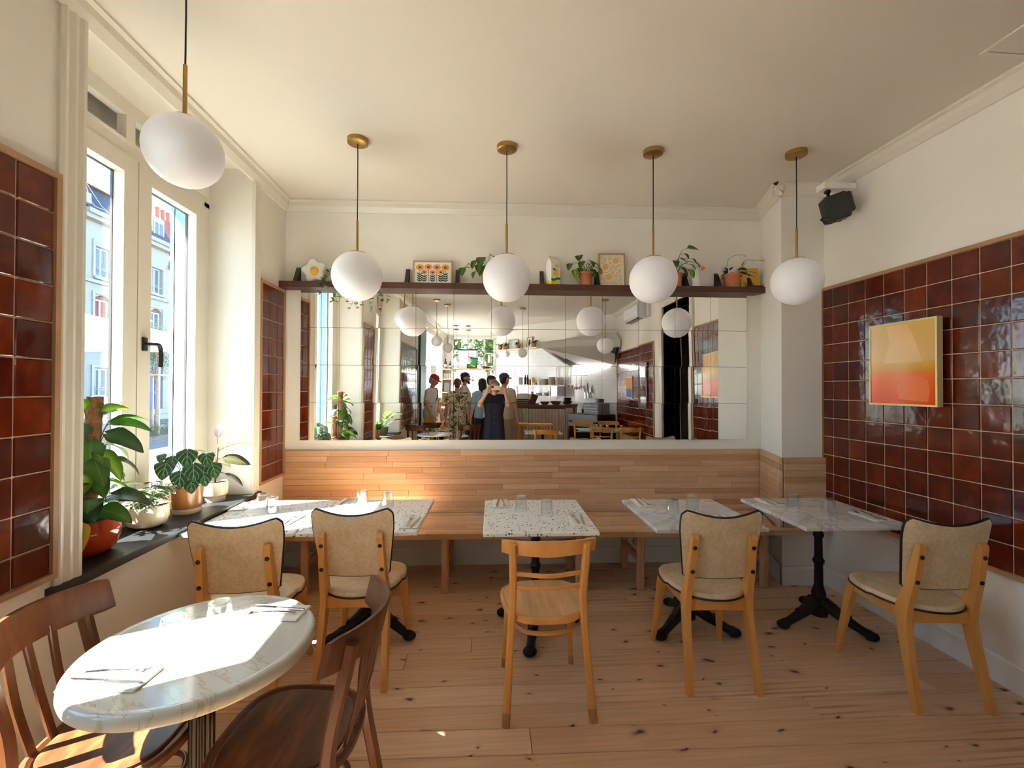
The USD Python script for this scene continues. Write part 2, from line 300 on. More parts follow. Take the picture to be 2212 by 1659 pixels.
# baseboards
def board(p, q, h, t, side):
    p, q, sd_ = np.array(p, float), np.array(q, float), np.array(side, float)
    prof = [(0, 0), (t, 0), (t, h-.012), (t-.006, h), (0, h)]; n = 5
    V = [(*(e+sd_*a), b) for e in (p, q) for a, b in prof]; Fc = [(i, (i+1) % n, n+(i+1) % n) for i in range(n)]+[(i, n+(i+1) % n, n+i) for i in range(n)]
    m = trimesh.Trimesh(V, Fc, process=False); m.fix_normals(); return m
struct('baseboard_back', [board(WP(-1.65, 0, 0)[:2], WP(2.5, 0, 0)[:2], .14, .014, (math.sin(math.radians(SK)), -1)), board((2.502, 3.752), (2.345, 3.265), .14, .014, (-.95, .3)), board((2.34, 3.265), (2.69, 3.254), .14, .014, (-.03, -1))], 'white_paint')
struct('baseboard_right', [board((XR, 3.26), (XR, 1.9), .14, .014, (-1, 0)), board((XR, .66), (XR, -5.9), .14, .014, (-1, 0))], 'white_paint')
struct('baseboard_left', [board((XL, 3.85), (XL, -5.7), .13, .014, (1, 0))], 'white_paint')
# tiled fields: every tile a piece of its own, grout set back behind them
def tile_field(parent, x, side, ys, zs, edge=True):
    """ys, zs: grid lines; x: face of the tiles; side=-1 when the room lies at -x"""
    y0, y1, z0, z1 = min(ys), max(ys), min(zs), max(zs)
    struct('grout', bx(*sorted((x-side*.005, x-side*.02)), y0-.004, y1+.004, z0-.004, z1+.004), 'grout', parent)
    for a, b in zip(ys[:-1], ys[1:]):
        for e, f in zip(zs[:-1], zs[1:]):
            a_, b_, e_, f_ = min(a, b), max(a, b), min(e, f), max(e, f)
            if b_-a_ < .02 or f_-e_ < .02: continue
            g = .0028; m = bx(x-.012, x+.012, a_+g, b_-g, e_+g, f_-g, .003)
            cen = m.vertices.mean(0); m.apply_translation(-cen)
            m.apply_transform(trimesh.transformations.euler_matrix(0, rnd.gauss(0, .004), rnd.gauss(0, .004))); m.apply_translation(cen-[side*.012, 0, 0])
            struct('tile', m, 'tile_glaze_%d' % rnd.choice([0, 0, 1, 1, 2, 2, 3, 4, 5]), parent, smooth=False)
    if edge:
        w = .022; X = sorted((x-side*.02, x+side*.008))
        struct('tile_edging', [bx(*X, y0-w, y1+w, z1, z1+w), bx(*X, y0-w, y1+w, z0-w, z0), bx(*X, y0-w, y0, z0, z1), bx(*X, y1, y1+w, z0, z1)], 'trim_wood', parent)
P = .141
zr = [2.28-P*i for i in range(13)]
tile_field(wr, 2.676, -1, [3.252]+[3.159-P*i for i in range(9)]+[1.925], zr)
tile_field(wrr, 2.676, -1, [.34-P*i for i in range(18)], zr)
zl = [2.312]+[2.184-P*i for i in range(10)]+[.805]
tile_field(wl, XL+.014, 1, [3.823, 3.705, 3.564, 3.448], zl)
zl2 = [2.322]+[2.184-P*i for i in range(10)]+[.80]
tile_field(wl, XL+.014, 1, [1.822, 1.681, 1.54, 1.43], zl2)
tile_field(wl, XL+.014, 1, [-.23-P*i for i in range(11)], zl2)
# doorway in the right wall: casing, dark tiled passage behind
d1 = sthing('door_1')
X = 2.69
struct('door_frame', [bx(2.655, 2.96, .66, .78, 0, 2.86), bx(2.655, 2.96, 1.80, 1.885, 0, 2.86), bx(2.655, 2.96, .78, 1.80, 2.74, 2.86)], 'frame_white', d1)
wp = sthing('wall_passage')
struct('plaster', [bx(3.42, 3.6, -.6, 3.0, -.1, 3.1), bx(2.95, 4.2, -.6, -.4, -.1, 3.1), bx(2.95, 4.2, 2.8, 3.0, -.1, 3.1)], 'wall_paint', wp)
tile_field(wp, 3.405, -1, [2.6-P*i for i in range(18)], [2.9-P*i for i in range(17)], False)
# far end of the restaurant: window wall, kitchen walls
we = sthing('wall_rear')
struct('plaster', [bx(-2.4, -1.44, -6.1, -5.75, -.3, 3.3), bx(-.10, 4.4, -6.1, -5.75, -.3, 3.3), bx(-1.44, -.10, -6.1, -5.75, -.3, .86), bx(-1.44, -.10, -6.1, -5.75, 3.07, 3.3)], 'wall_paint', we)
# ---------------------------------------------------------------- windows of the left wall
def window(name, y0, y1):
    w = sthing(name); X0, X1 = -2.05, -1.955        # frame depth
    yc = (y0+y1)/2+.02; zb, zt = .80, 2.83
    struct('window_frame', [bx(X0, X1+.012, y0, y0+.06, .70, zt), bx(X0, X1+.012, y1-.055, y1, .70, zt), bx(X0, X1+.012, y0, y1, zt-.03, zt+.05), bx(X0, X1+.012, y0, y1, .72, zb+.02)], 'frame_white', w)
    for a, b in ((y0+.062, yc-.004), (yc+.004, y1-.057)):
        s_ = .098; z0, z1 = zb+.022, zt-.032
        ring = sbox(a, z0, b, z1).difference(sbox(a+s_, z0+s_, b-s_, z1-s_))
        m = extrude(ring, .07); m.apply_transform(np.array([[0, 0, 1, X1-.05], [1, 0, 0, 0], [0, 1, 0, 0], [0, 0, 0, 1.]]))
        s = struct('sash', m, 'frame_white', w)
        bead = sbox(a+s_-.012, z0+s_-.012, b-s_+.012, z1-s_+.012).difference(sbox(a+s_+.006, z0+s_+.006, b-s_-.006, z1-s_-.006))
        m2 = extrude(bead, .012); m2.apply_transform(np.array([[0, 0, 1, X1-.048], [1, 0, 0, 0], [0, 1, 0, 0], [0, 0, 0, 1.]]))
        struct('glazing_seal', m2, 'black_metal', s)
        struct('pane', bx(X1-.037, X1-.031, a+s_-.01, b-s_+.01, z0+s_-.01, z1-s_+.01), 'pane_glass', s)
    yh = yc+.05; zh = 1.765
    h = struct('window_handle', [bx(X1+.018, X1+.032, yh-.018, yh+.018, zh-.04, zh+.04, .004)], 'black_metal', w)
    struct('lever', [sweep(smoothpts([(X1+.03, yh, zh), (X1+.075, yh, zh), (X1+.085, yh+.03, zh-.005), (X1+.08, yh+.052, zh-.05), (X1+.075, yh+.058, zh-.13)], 16), rect(.022, .016, .004))], 'black_metal', h, smooth=30)
    # head panel with two ventilation slots
    hp = sbox(y0, zt+.04, y1, ZC)
    for a, b in ((y0+.10, yc-.085), (yc-.02, y1-.16)): hp = hp.difference(sbox(a, 2.885, b, 3.02))
    m = extrude(hp, .05); m.apply_transform(np.array([[0, 0, 1, X1-.035], [1, 0, 0, 0], [0, 1, 0, 0], [0, 0, 0, 1.]]))
    struct('head_panel', m, 'wall_paint', w)
    struct('slot_back', bx(X1-.14, X1-.12, y0+.02, y1-.02, 2.87, 3.06), 'slot_wood', w)
    # reveals, architraves
    arch = [(0, 0), (.105, 0), (.105, .012), (.09, .02), (.07, .014), (.05, .022), (.03, .016), (.015, .024), (0, .024)]
    for yy, sg in ((y0, -1), (y1, 1)):
        V = [(XL+b, yy+sg*a, z) for z in (.74, ZC-.02) for a, b in arch]; n = len(arch)
        m = trimesh.Trimesh(V, [(i, (i+1) % n, n+(i+1) % n) for i in range(n)]+[(i, n+(i+1) % n, n+i) for i in range(n)], process=False); m.fix_normals()
        struct('architrave', m, 'frame_white', w)
    struct('window_sill', extrude([(XL+.035, y0-.13), (XL+.035, y1+.10), (XL+.0, y1+.10), (XL, y1), (-1.96, y1), (-1.96, y0), (XL, y0), (XL, y0-.13)], .035, .71), 'slate', w)
    struct('exterior_lining', [bx(-2.125, -2.055, y0+.0, y0+.05, .7, 2.87), bx(-2.125, -2.055, y1-.085, y1+.0, .7, 2.87), bx(-2.15, -2.118, y0-.1, y0+.05, .6, 3.0), bx(-2.15, -2.118, y1-.085, y1+.1, .6, 3.0), bx(-2.13, -2.055, y0, y1, 2.885, 2.92), bx(-2.2, -2.055, y0, y1, .66, .715)], 'blue_paint', w)
    return w
mat('slot_wood', c(74, 58, 38), .7)
MATS['frosted_glass'] = usdkit.material(stage, '/World/Looks/frosted_glass', {'d': ('diffuse_bsdf', {'color': (.8, .8, .79)}), 't': ('translucent_bsdf', {'color': (.9, .91, .91)}), 'm': ('mix_closure', {'fac': .8})}, [('d.BSDF', 'm.closure1'), ('t.BSDF', 'm.closure2')], surface='m.closure')
w4 = sthing('window_4'); struct('pane', bx(XL-.03, XL-.026, W4[0], W4[1], 1.15, 2.92), 'frosted_glass', w4)
struct('window_frame', [bx(XL-.06, XL-.005, W4[0], W4[0]+.05, 1.15, 2.92), bx(XL-.06, XL-.005, W4[1]-.05, W4[1], 1.15, 2.92), bx(XL-.06, XL-.005, W4[0], W4[1], 1.15, 1.2), bx(XL-.06, XL-.005, W4[0], W4[1], 2.87, 2.92)], 'white_paint', w4)
window('window_1', *W1); window('window_2', *W2)
# ---------------------------------------------------------------- wall mirror of 12 x 4 mirror tiles
mirror = thing('wall_mirror', 'wide wall mirror of square mirror tiles above the wooden bench', 'mirror')
x0, x1, z0, z1 = -1.512, 2.368, 1.068, 2.347
cw, ch = (x1-x0)/12, (z1-z0)/4
obj('backing', W(bx(x0+.002, x1-.002, -.006, -.001, z0+.002, z1-.002)), 'gap_dark', mirror, smooth=False)
mrnd = random.Random(5)
bowk = [1, 1.6, 1.6, .7, .15, .1, .1, .25, .3, 1.0, 1.6, .9]
for j in range(4):
    for i in range(12):
        n = 9; a = np.linspace(-1, 1, n); X, Z = np.meshgrid(a, a, indexing='ij')
        k = bowk[i]; tw = mrnd.uniform(.7, 1.2)*.00014*k*(1 if i < 6 else -1); bw = mrnd.uniform(-1, 1)*.00012*k
        tz = (.0011 if j == 3 else mrnd.gauss(0, .00012)); tx = mrnd.gauss(0, .0001)*k
        D = tw*X*Z+bw*(X*X)*.5+tx*X+tz*Z+mrnd.uniform(0, .0003)
        V = np.stack([x0+cw*(i+.5)+X*(cw/2-.0012), -.0092-D, z0+ch*(j+.5)+Z*(ch/2-.0012)], -1).reshape(-1, 3)
        Fc = [q for p in range(n-1) for r in range(n-1) for q in ((p*n+r, (p+1)*n+r, (p+1)*n+r+1), (p*n+r, (p+1)*n+r+1, p*n+r+1))]
        m = trimesh.Trimesh(V, Fc, process=False)
        back = m.copy(); back.vertices[:, 1] = -.006; back.invert()
        rim = [p*n for p in range(n)]+[(n-1)*n+r for r in range(1, n)]+[p*n+n-1 for p in range(n-2, -1, -1)]+[r for r in range(n-2, 0, -1)]
        N = n*n; sides = []
        for p, q in zip(rim, rim[1:]+rim[:1]): sides += [(p, N+p, N+q), (p, N+q, q)]
        mm = trimesh.Trimesh(np.vstack([m.vertices, back.vertices]), np.vstack([m.faces, back.faces+N, sides]), process=False)
        obj('mirror_tile', W(mm), 'mirror_glass', mirror, smooth=25)
# ---------------------------------------------------------------- outdoors: street, houses across it, tree, terrace
mat('asphalt', c(112, 112, 112), .9, vary=((2, 2, 2), .12)); mat('paving', c(116, 113, 107), .85, vary=((3, 3, 3), .08))
mat('soil', c(112, 100, 82), .95, vary=((6, 6, 6), .3))
mat('render_pale', c(158, 152, 140), .85, vary=((.5, .5, .35), .10)); mat('render_white', c(168, 164, 156), .85, vary=((.6, .6, .6), .08)); mat('stone_band', c(160, 154, 142), .85, vary=((1, 1, 1), .08))
mat('slate_roof', c(44, 47, 58), .6, vary=((2, 6, 6), .25)); mat('clay_tile', c(178, 112, 84), .8, vary=((2, 5, 5), .25)); mat('chimney_clay', c(186, 92, 66), .8)
mat('window_dark', c(84, 92, 104), .12, spec=.8); mat('pvc', c(190, 190, 190), .4); mat('brick_red', c(150, 78, 70), .8); mat('door_blue', c(42, 74, 168), .4)
mat('zinc', c(150, 156, 164), .5)
mat('bark', c(148, 122, 98), .9, vary=((6, 6, 20), .3)); mat('stake_wood', c(196, 164, 128), .8)
gr = sthing('ground')
struct('asphalt_road', bx(-13.2, -7.2, -30, 60, -.5, -.17), 'asphalt', gr)
struct('terrace_paving', bx(-7.2, -2.1, -30, 60, -.5, -.12), 'paving', gr)
struct('pavement_far', bx(-16.4, -13.2, -30, 60, -.5, -.05), 'paving', gr)
struct('kerb', [bx(-13.25, -13.1, -30, 60, -.5, -.04), bx(-7.25, -7.1, -30, 60, -.5, -.11)], 'stone_band', gr)
struct('rear_ground', bx(-2.4, 40, -60, -6.1, -.5, -.12), 'paving', gr); struct('earth', bx(-60, -16.4, -60, 80, -.6, -.1), 'paving', gr)
def yz(poly, x, d):          # a shape in (y,z) with its face at x, d metres thick towards -x
    m = extrude(poly, d); m.apply_transform(np.array([[0, 0, 1, x-d], [1, 0, 0, 0], [0, 1, 0, 0], [0, 0, 0, 1.]])); return m
def house_window(h, y0, y1, z0, z1, arched=0., shutter=False, tilt=False, panes='window_dark'):
    X = -16.12
    f = obj('window', [yz(sbox(y0-.02, z0-.02, y1+.02, z1+.02).difference(sbox(y0+.06, z0+.06, (y0+y1)/2-.04, z1-.06)).difference(sbox((y0+y1)/2+.04, z0+.06, y1-.06, z1-.06)), X, .05)], 'pvc', h, smooth=False)
    ym = (y0+y1)/2
    for a, b in ((y0+.06, ym-.04), (ym+.04, y1-.06)):
        m = bx(X-.045, X-.035, a, b, z0+.06, z1-.06)
        if tilt and a < ym-.1: m = T(bx(-.01, 0, a, b, 0, z1-z0-.12), (X+.0, 0, z0+.06), ry=-0.0)
        obj('pane', m, panes, f, smooth=False)
    obj('window_ledge', bx(-16.1, -15.9, y0-.12, y1+.12, z0-.14, z0-.03), 'stone_band', h, smooth=False)
    if shutter: obj('shutter_box', bx(X-.02, -15.94, y0-.05, y1+.05, z1+.0, z1+.2), 'zinc', h, smooth=False)
    obj('guard_rail', [tube([(-15.95, y0-.02, z0+.28), (-15.95, y1+.02, z0+.28)], .014, 5), tube([(-15.95, y0-.02, z0+.36), (-15.95, y1+.02, z0+.36)], .01, 5)], 'zinc', h)
def facade(h, ya, yb, top, holes, m):
    w = sbox(ya, -.1, yb, top)
    for y0, y1, z0, z1, ar in holes:
        q = sbox(y0, z0, y1, z1)
        if ar: q = q.union(Polygon([(y0+(y1-y0)*t, z1+ar*math.sin(PI*t)) for t in np.linspace(0, 1, 9)]))
        w = w.difference(q)
    obj('front_wall', [yz(w, -16., .3)], m, h, smooth=False); obj('core', bx(-24, -16.3, ya, yb, -.1, top), 'stone_band', h, smooth=False)
hA = thing('town_house', 'pale rendered town house with slate mansard and blue front door, across the street', 'building')
cols = [(19.63, 20.45), (21.2, 22.0), (22.78, 23.55)]; holes = []
rows = [(1.1, 2.32, 0, 0), (3.85, 5.25, .16, 0), (6.17, 7.45, 0, 1)]
for ci, (a, b) in enumerate(cols):
    for r, (z0, z1, ar, sh) in enumerate(rows):
        if ci == 2 and r == 0: continue
        holes.append((a, b, z0, z1, ar))
holes.append((22.70, 23.68, .45, 2.93, 0))
facade(hA, 18.95, 24.0, 8.6, holes, 'render_pale')
for ci, (a, b) in enumerate(cols):
    for r, (z0, z1, ar, sh) in enumerate(rows):
        if ci == 2 and r == 0: continue
        house_window(hA, a+.03, b-.03, z0+.02, z1-.03, ar, sh, r == 2, 'brick_red' if (ci == 0 and r == 1) else 'window_dark')
        if ar: obj('window_arch', yz(Polygon([(a+(b-a)*t, z1-.02+ar*math.sin(PI*t)) for t in np.linspace(0, 1, 9)]), -16.1, .06), 'brick_red', hA, smooth=False)
        obj('window_surround', [yz(sbox(a-.13, z0-.05, b+.13, z1+.12+ar+(.12 if sh else 0)).difference(sbox(a-.02, z0-.2, b+.02, z1+ar+(.12 if sh else .02))), -15.95, .06)], 'render_white', hA, smooth=False)
d = obj('front_door', [yz(sbox(22.72, .45, 23.66, 2.9).difference(sbox(22.8, 2.45, 23.58, 2.82)), -16.1, .08)], 'door_blue', hA, smooth=False)
for k in (0, 1):
    for z0, z1 in ((.6, 1.2), (1.32, 2.3)): obj('door_panel', bx(-16.1, -16.07, 22.80+k*.42, 23.14+k*.42, z0, z1, .01), 'door_blue', d, smooth=False)
obj('transom_pane', bx(-16.16, -16.14, 22.8, 23.58, 2.45, 2.82), 'window_dark', d, smooth=False)
obj('door_step', [bx(-16.1, -15.5, 22.5, 23.9, -.05, .2), bx(-16.1, -15.75, 22.6, 23.8, .2, .45)], 'stone_band', hA, smooth=False)
for z0, z1 in ((3.05, 3.25), (5.85, 5.98)): obj('string_course', bx(-16, -15.89, 18.95, 24., z0, z1), 'stone_band', hA, smooth=False)
obj('cornice', [bx(-16.1, -15.6, 18.9, 24.1, 8.6, 8.78), bx(-16.1, -15.72, 18.9, 24.1, 8.42, 8.6)], 'stone_band', hA, smooth=False)
rf = obj('mansard_roof', trimesh.Trimesh([(-15.7, 18.95, 8.78), (-15.7, 24.0, 8.78), (-16.6, 24.0, 10.1), (-16.6, 18.95, 10.1), (-24, 18.95, 8.78), (-24, 24, 8.78), (-23, 24, 10.1), (-23, 18.95, 10.1)], process=False).convex_hull, 'slate_roof', hA, smooth=False)
obj('upper_roof', trimesh.Trimesh([(-16.45, 18.95, 10.1), (-16.45, 24.0, 10.1), (-19.8, 24., 11.6), (-19.8, 18.95, 11.6), (-23.2, 18.95, 10.1), (-23.2, 24, 10.1)], process=False).convex_hull, 'clay_tile', rf, smooth=False)
dm = obj('dormer', [bx(-17, -15.95, 22.75, 23.6, 8.85, 9.95)], 'render_white', hA, smooth=False)
obj('dormer_pane', bx(-15.96, -15.93, 22.87, 23.48, 8.98, 9.7), 'window_dark', dm, smooth=False); obj('dormer_frame', yz(sbox(22.84, 8.95, 23.51, 9.73).difference(sbox(22.9, 9.0, 23.14, 9.67)).difference(sbox(23.2, 9., 23.45, 9.67)), -15.91, .03), 'pvc', dm, smooth=False)
obj('downpipe', [tube([(-15.92, 19.02, -.1), (-15.92, 19.02, 8.5)], .05, 6)], 'zinc', hA)
obj('roof_cable', [tube(smoothpts([(-15.9, 18.97, 9.9), (-15.75, 19.2, 9.0), (-15.6, 19.7, 8.9), (-15.6, 20.2, 8.62)], 14), .012, 4), tube(smoothpts([(-16.1, 19.3, 9.9), (-15.7, 19.5, 9.1), (-15.6, 19.7, 8.9)], 10), .01, 4)], 'pvc', hA)
hB = thing('town_house', 'lower house with red clay roof and chimney pots, right of the blue-doored house', 'building')
facade(hB, 24.0, 32., 7.6, [(24.6+1.8*i, 25.5+1.8*i, z0, z0+1.3, 0) for i in range(4) for z0 in (1.1, 3.9, 6.0)], 'render_white')
for i in range(4):
    for z0 in (1.1, 3.9, 6.0): house_window(hB, 24.63+1.8*i, 25.47+1.8*i, z0+.02, z0+1.27)
obj('roof', trimesh.Trimesh([(-15.7, 24, 7.6), (-15.7, 32, 7.6), (-19.5, 32, 10.6), (-19.5, 24, 10.6), (-23, 24, 7.6), (-23, 32, 7.6)], process=False).convex_hull, 'clay_tile', hB, smooth=False)
ck = obj('chimney', bx(-18.5, -17.6, 25.8, 27.6, 9., 10.9), 'brick_red', hB, smooth=False)
for i in range(4): obj('chimney_pot', lathe([(0, 0), (.14, 0), (.12, .6), (.14, .62), (.14, .7), (0, .7)], 10, (-18.05, 26.05+.42*i, 10.9)), 'chimney_clay', ck)
hC = thing('town_house', 'pale rendered house left of the blue-doored house, behind the grey downpipe', 'building')
facade(hC, 6., 18.95, 8.9, [(7+2.*i, 7.9+2.*i, z0, z0+1.35, 0) for i in range(6) for z0 in (1.1, 3.9, 6.2)], 'render_white')
for i in range(6):
    for z0 in (1.1, 3.9, 6.2): house_window(hC, 7.03+2*i, 7.87+2*i, z0+.02, z0+1.32)
obj('cornice', bx(-16.1, -15.6, 6, 18.95, 8.9, 9.3), 'stone_band', hC, smooth=False)
obj('roof', trimesh.Trimesh([(-15.8, 6, 9.3), (-15.8, 18.9, 9.3), (-19.5, 18.9, 11.3), (-19.5, 6, 11.3), (-23, 6, 9.3), (-23, 18.9, 9.3)], process=False).convex_hull, 'clay_tile', hC, smooth=False)
# leaves
def leaf_mat(name, stops, trans=.35, rough=.35, axis='v', spots=None):
    """colour over the leaf's width (v) or length (u) from its own coordinates"""
    n = {'uv': ('texture_coordinate', {}), 's': ('separate_xyz', {}), 'a': ('math', {'math_type': 'multiply_add', 'value2': 2., 'value3': -1.}), 'b': ('math', {'math_type': 'absolute'}), 'r': ('rgb_ramp', {'ramp': stops}),
         'p': ('principled_bsdf', {'roughness': rough}), 't': ('translucent_bsdf', {}), 'm': ('mix_closure', {'fac': trans}), 'n': ('noise_texture', {'scale': 30.}), 'rr': ('rgb_ramp', {'ramp': [(.3, (.75,)*3), (.7, (1.15,)*3)]}), 'mm': ('mix', {'mix_type': 'multiply', 'fac': 1.})}
    L = [('uv.UV', 's.vector'), ('uv.UV', 'n.vector'), ('n.fac', 'rr.fac'), ('r.color', 'mm.color1'), ('rr.color', 'mm.color2'), ('mm.color', 'p.base_color'), ('mm.color', 't.color'), ('p.BSDF', 'm.closure1'), ('t.BSDF', 'm.closure2')]
    if axis == 'v': L += [('s.y', 'a.value1'), ('a.value', 'b.value1'), ('b.value', 'r.fac')]
    elif axis == 'vein':       # pale veins: midrib plus side ribs
        n['w'] = ('math', {'math_type': 'multiply_add', 'value2': -.55}); n['w2'] = ('math', {'math_type': 'multiply', 'value2': 3.2}); n['fr'] = ('math', {'math_type': 'pingpong', 'value2': .5}); n['mn'] = ('math', {'math_type': 'minimum'}); n['sc'] = ('math', {'math_type': 'multiply', 'value2': 2.})
        L += [('s.y', 'a.value1'), ('a.value', 'b.value1'), ('b.value', 'w.value1'), ('s.x', 'w.value3'), ('w.value', 'w2.value1'), ('w2.value', 'fr.value1'), ('b.value', 'sc.value1'), ('fr.value', 'mn.value1'), ('sc.value', 'mn.value2'), ('mn.value', 'r.fac')]
    else: L += [('s.x', 'r.fac')]
    MATS[name] = usdkit.material(stage, '/World/Looks/'+name, n, L, surface='m.closure')
def leaf(L=.1, w=.05, shape='oval', droop=.2, fold=.25, nu=9, nv=5, rng=None, wave=0.):
    """a leaf from its stem at the origin along +x, upper side +z; returns (trimesh, uv)"""
    u = np.linspace(0, 1, nu); v = np.linspace(-1, 1, nv)
    if shape == 'heart': wd = np.where(u < .14, np.sqrt(np.maximum(u, 0)/.14)*.9+.1, np.cos((u-.14)/.86*PI/2)**.75)*1.0; wd[-1] = 0.02
    elif shape == 'lance': wd = np.sin(PI*u**.85)**.9
    elif shape == 'round': wd = np.sqrt(np.maximum(0, 1-(2*u-1)**2))
    else: wd = np.sin(PI*u**.8)**.75
    wd = np.maximum(wd, .03)
    Uu, Vv = np.meshgrid(u, v, indexing='ij'); Wd = np.repeat(wd[:, None], nv, 1)
    ang = droop*Uu*1.4; xx = np.where(abs(droop) < 1e-3, Uu, np.sin(ang)/(max(abs(droop), 1e-3)*1.4)*np.sign(droop) if droop else Uu)*L
    zz = -np.where(abs(droop) < 1e-3, 0*Uu, (1-np.cos(ang))/(max(abs(droop), 1e-3)*1.4)*np.sign(droop) if droop else 0*Uu)*L
    lob = (np.where(Uu < .1, -.10*np.abs(Vv)*L, 0) if shape == 'heart' else 0)
    X = xx+lob; Y = Vv*Wd*w/2; Z = zz+fold*np.abs(Vv)*Wd*w/2+wave*w*np.sin(7*Uu+2*Vv)*np.abs(Vv)
    P = np.stack([X, Y, Z], -1).reshape(-1, 3); Fc = [q for p in range(nu-1) for r in range(nv-1) for q in ((p*nv+r, (p+1)*nv+r, (p+1)*nv+r+1), (p*nv+r, (p+1)*nv+r+1, p*nv+r+1))]
    return trimesh.Trimesh(P, Fc, process=False), np.stack([Uu, (Vv+1)/2], -1).reshape(-1, 2)
def put_leaf(parent, m, base, dirn, roll=0., name='leaf', lf=None, label=None):
    """dirn: direction the leaf points"""
    mesh, uv = lf; d = np.array(dirn, float); d /= np.linalg.norm(d); s = np.cross([0, 0, 1.], d)
    if np.linalg.norm(s) < 1e-3: s = np.array([0, 1., 0])
    s /= np.linalg.norm(s); u = np.cross(d, s); ca, sa = math.cos(roll), math.sin(roll); s, u = s*ca+u*sa, u*ca-s*sa
    M = np.eye(4); M[:3, 0], M[:3, 1], M[:3, 2], M[:3, 3] = d, s, u, base; mesh = mesh.copy(); mesh.apply_transform(M)
    return obj(name, mesh, m, parent, smooth=True, uv=uv, label=label)
leaf_mat('leaf_tree', [(0, c(112, 140, 60)), (1, c(84, 118, 44))], .4, .5); leaf_mat('leaf_pine', [(0, c(96, 120, 84)), (1, c(80, 104, 70))], .2, .6); leaf_mat('leaf_shrub', [(0, c(122, 132, 84)), (1, c(104, 120, 70))], .3, .6)
def cloud_leaves(n, blobs, L, w, rng, shape='oval'):
    """many leaves in ellipsoid clumps -> one mesh (a tree's crown nobody could count)"""
    base, uv = leaf(L, w, shape, .3, .2, 3, 3); V, Fc, UV = [], [], []; nb = len(base.vertices)
    for k in range(n):
        cx, cy, cz, rx, ry, rz = blobs[k % len(blobs)]
        d = np.array([rng.gauss(0, 1) for _ in range(3)]); d /= np.linalg.norm(d); r = rng.random()**.4
        p = np.array([cx, cy, cz])+d*r*np.array([rx, ry, rz]); M = trimesh.transformations.euler_matrix(rng.uniform(-1, 1), rng.uniform(-1, 1), rng.uniform(0, 6.28))
        V.append(base.vertices@M[:3, :3].T*rng.uniform(.7, 1.3)+p); Fc.append(base.faces+k*nb); UV.append(uv)
    return trimesh.Trimesh(np.vstack(V), np.vstack(Fc), process=False), np.vstack(UV)
def tree(name, label, x, y, z0, h, r, m, n, L, w, rng, trunk=.06, shape='oval', group=None, crown0=.35):
    t = thing(name, label, 'tree', (x, y, z0), group=group)
    obj('trunk', [tube(smoothpts([(0, 0, 0), (.03*h/3, .01, h*.3), (-.02, .03, h*.62), (.02, 0, h*.9)], 12), [trunk*(1-.06*i) for i in range(12)], 8)]+[tube([(0, 0, h*q), (math.cos(a)*r*.7, math.sin(a)*r*.7, h*(q+.2))], [trunk*.4, trunk*.12], 5) for q, a in ((.4, .3), (.45, 2.5), (.5, 4.4), (.58, 1.4), (.6, 5.4))], 'bark', t)
    blobs = [(rng.uniform(-.5, .5)*r, rng.uniform(-.5, .5)*r, h*(crown0+(1-crown0)*rng.uniform(.2, .9)), r*.6, r*.6, h*.16) for _ in range(9)]
    mm, uv = cloud_leaves(n, blobs, L, w, rng, shape)
    o = obj('foliage', mm, m, t, smooth=False, uv=uv); o.SetCustomDataByKey('kind', 'stuff'); return t
tree('street_pine', 'young staked pine with blue-green crown on the far verge', -11., 15.95, -.05, 3.75, .62, 'leaf_pine', 2600, .17, .018, random.Random(3), .05, 'lance', crown0=.5)
st = thing('tree_stake_frame', 'pale wooden stake frame around the young pine', 'tree stakes', (-11., 15.95, -.05))
for a, b in ((-.32, -.32), (-.32, .32), (.32, .32), (.32, -.32)): obj('stake', tube([(a, b, 0), (a, b, 2.25)], .035, 6), 'stake_wood', st)
for p, q in (((-.32, -.36), (-.32, .36)), ((.32, -.36), (.32, .36)), ((-.36, .32), (.36, .32)), ((-.36, -.32), (.36, -.32))): obj('rail', tube([(*p, 1.98), (*q, 1.98)], .03, 6), 'stake_wood', st)
vb = thing('verge_planting', 'low grey-green shrubs on the verge at the foot of the pine', 'shrubs', (-11., 15.95, -.17), kind=None)
obj('soil_bed', bx(-1., .7, -2.2, 2.6, 0, .12), 'soil', vb, smooth=False)
mm, uv = cloud_leaves(1500, [(rnd.uniform(-.7, .4), -1.9+.3*i, .3, .3, .25, .2) for i in range(14)], .13, .02, random.Random(8), 'lance'); o = obj('foliage', mm, 'leaf_shrub', vb, smooth=False, uv=uv); o.SetCustomDataByKey('kind', 'stuff')
mat('parasol_cloth', c(236, 232, 224), .8); mat('alu', c(180, 178, 174), .4, .8)
ps = thing('parasol', 'white terrace parasol outside the left window', 'parasol', (-6.1, 4.95, -.12))
obj('pole', tube([(0, 0, 0), (0, 0, 2.75)], .03, 10), 'alu', ps)
obj('base', lathe([(0, 0), (.3, 0), (.3, .05), (.06, .09), (.05, .3), (0, .3)], 20), 'zinc', ps)
R1 = 1.75; cor = [(sx*R1, sy*R1) for sx, sy in ((1, 1), (-1, 1), (-1, -1), (1, -1))]
V = [(0, 0, 2.85)]+[(a, b, 2.40) for a, b in cor]+[(0, 0, 2.83)]+[(a, b, 2.38) for a, b in cor]
obj('canopy', trimesh.Trimesh(V, [(0, 1, 2), (0, 2, 3), (0, 3, 4), (0, 4, 1), (5, 7, 6), (5, 8, 7), (5, 9, 8), (5, 6, 9)]+[q for i in range(4) for q in ((1+i, 6+i, 6+(i+1) % 4), (1+i, 6+(i+1) % 4, 1+(i+1) % 4))], process=False), 'parasol_cloth', ps, smooth=False)
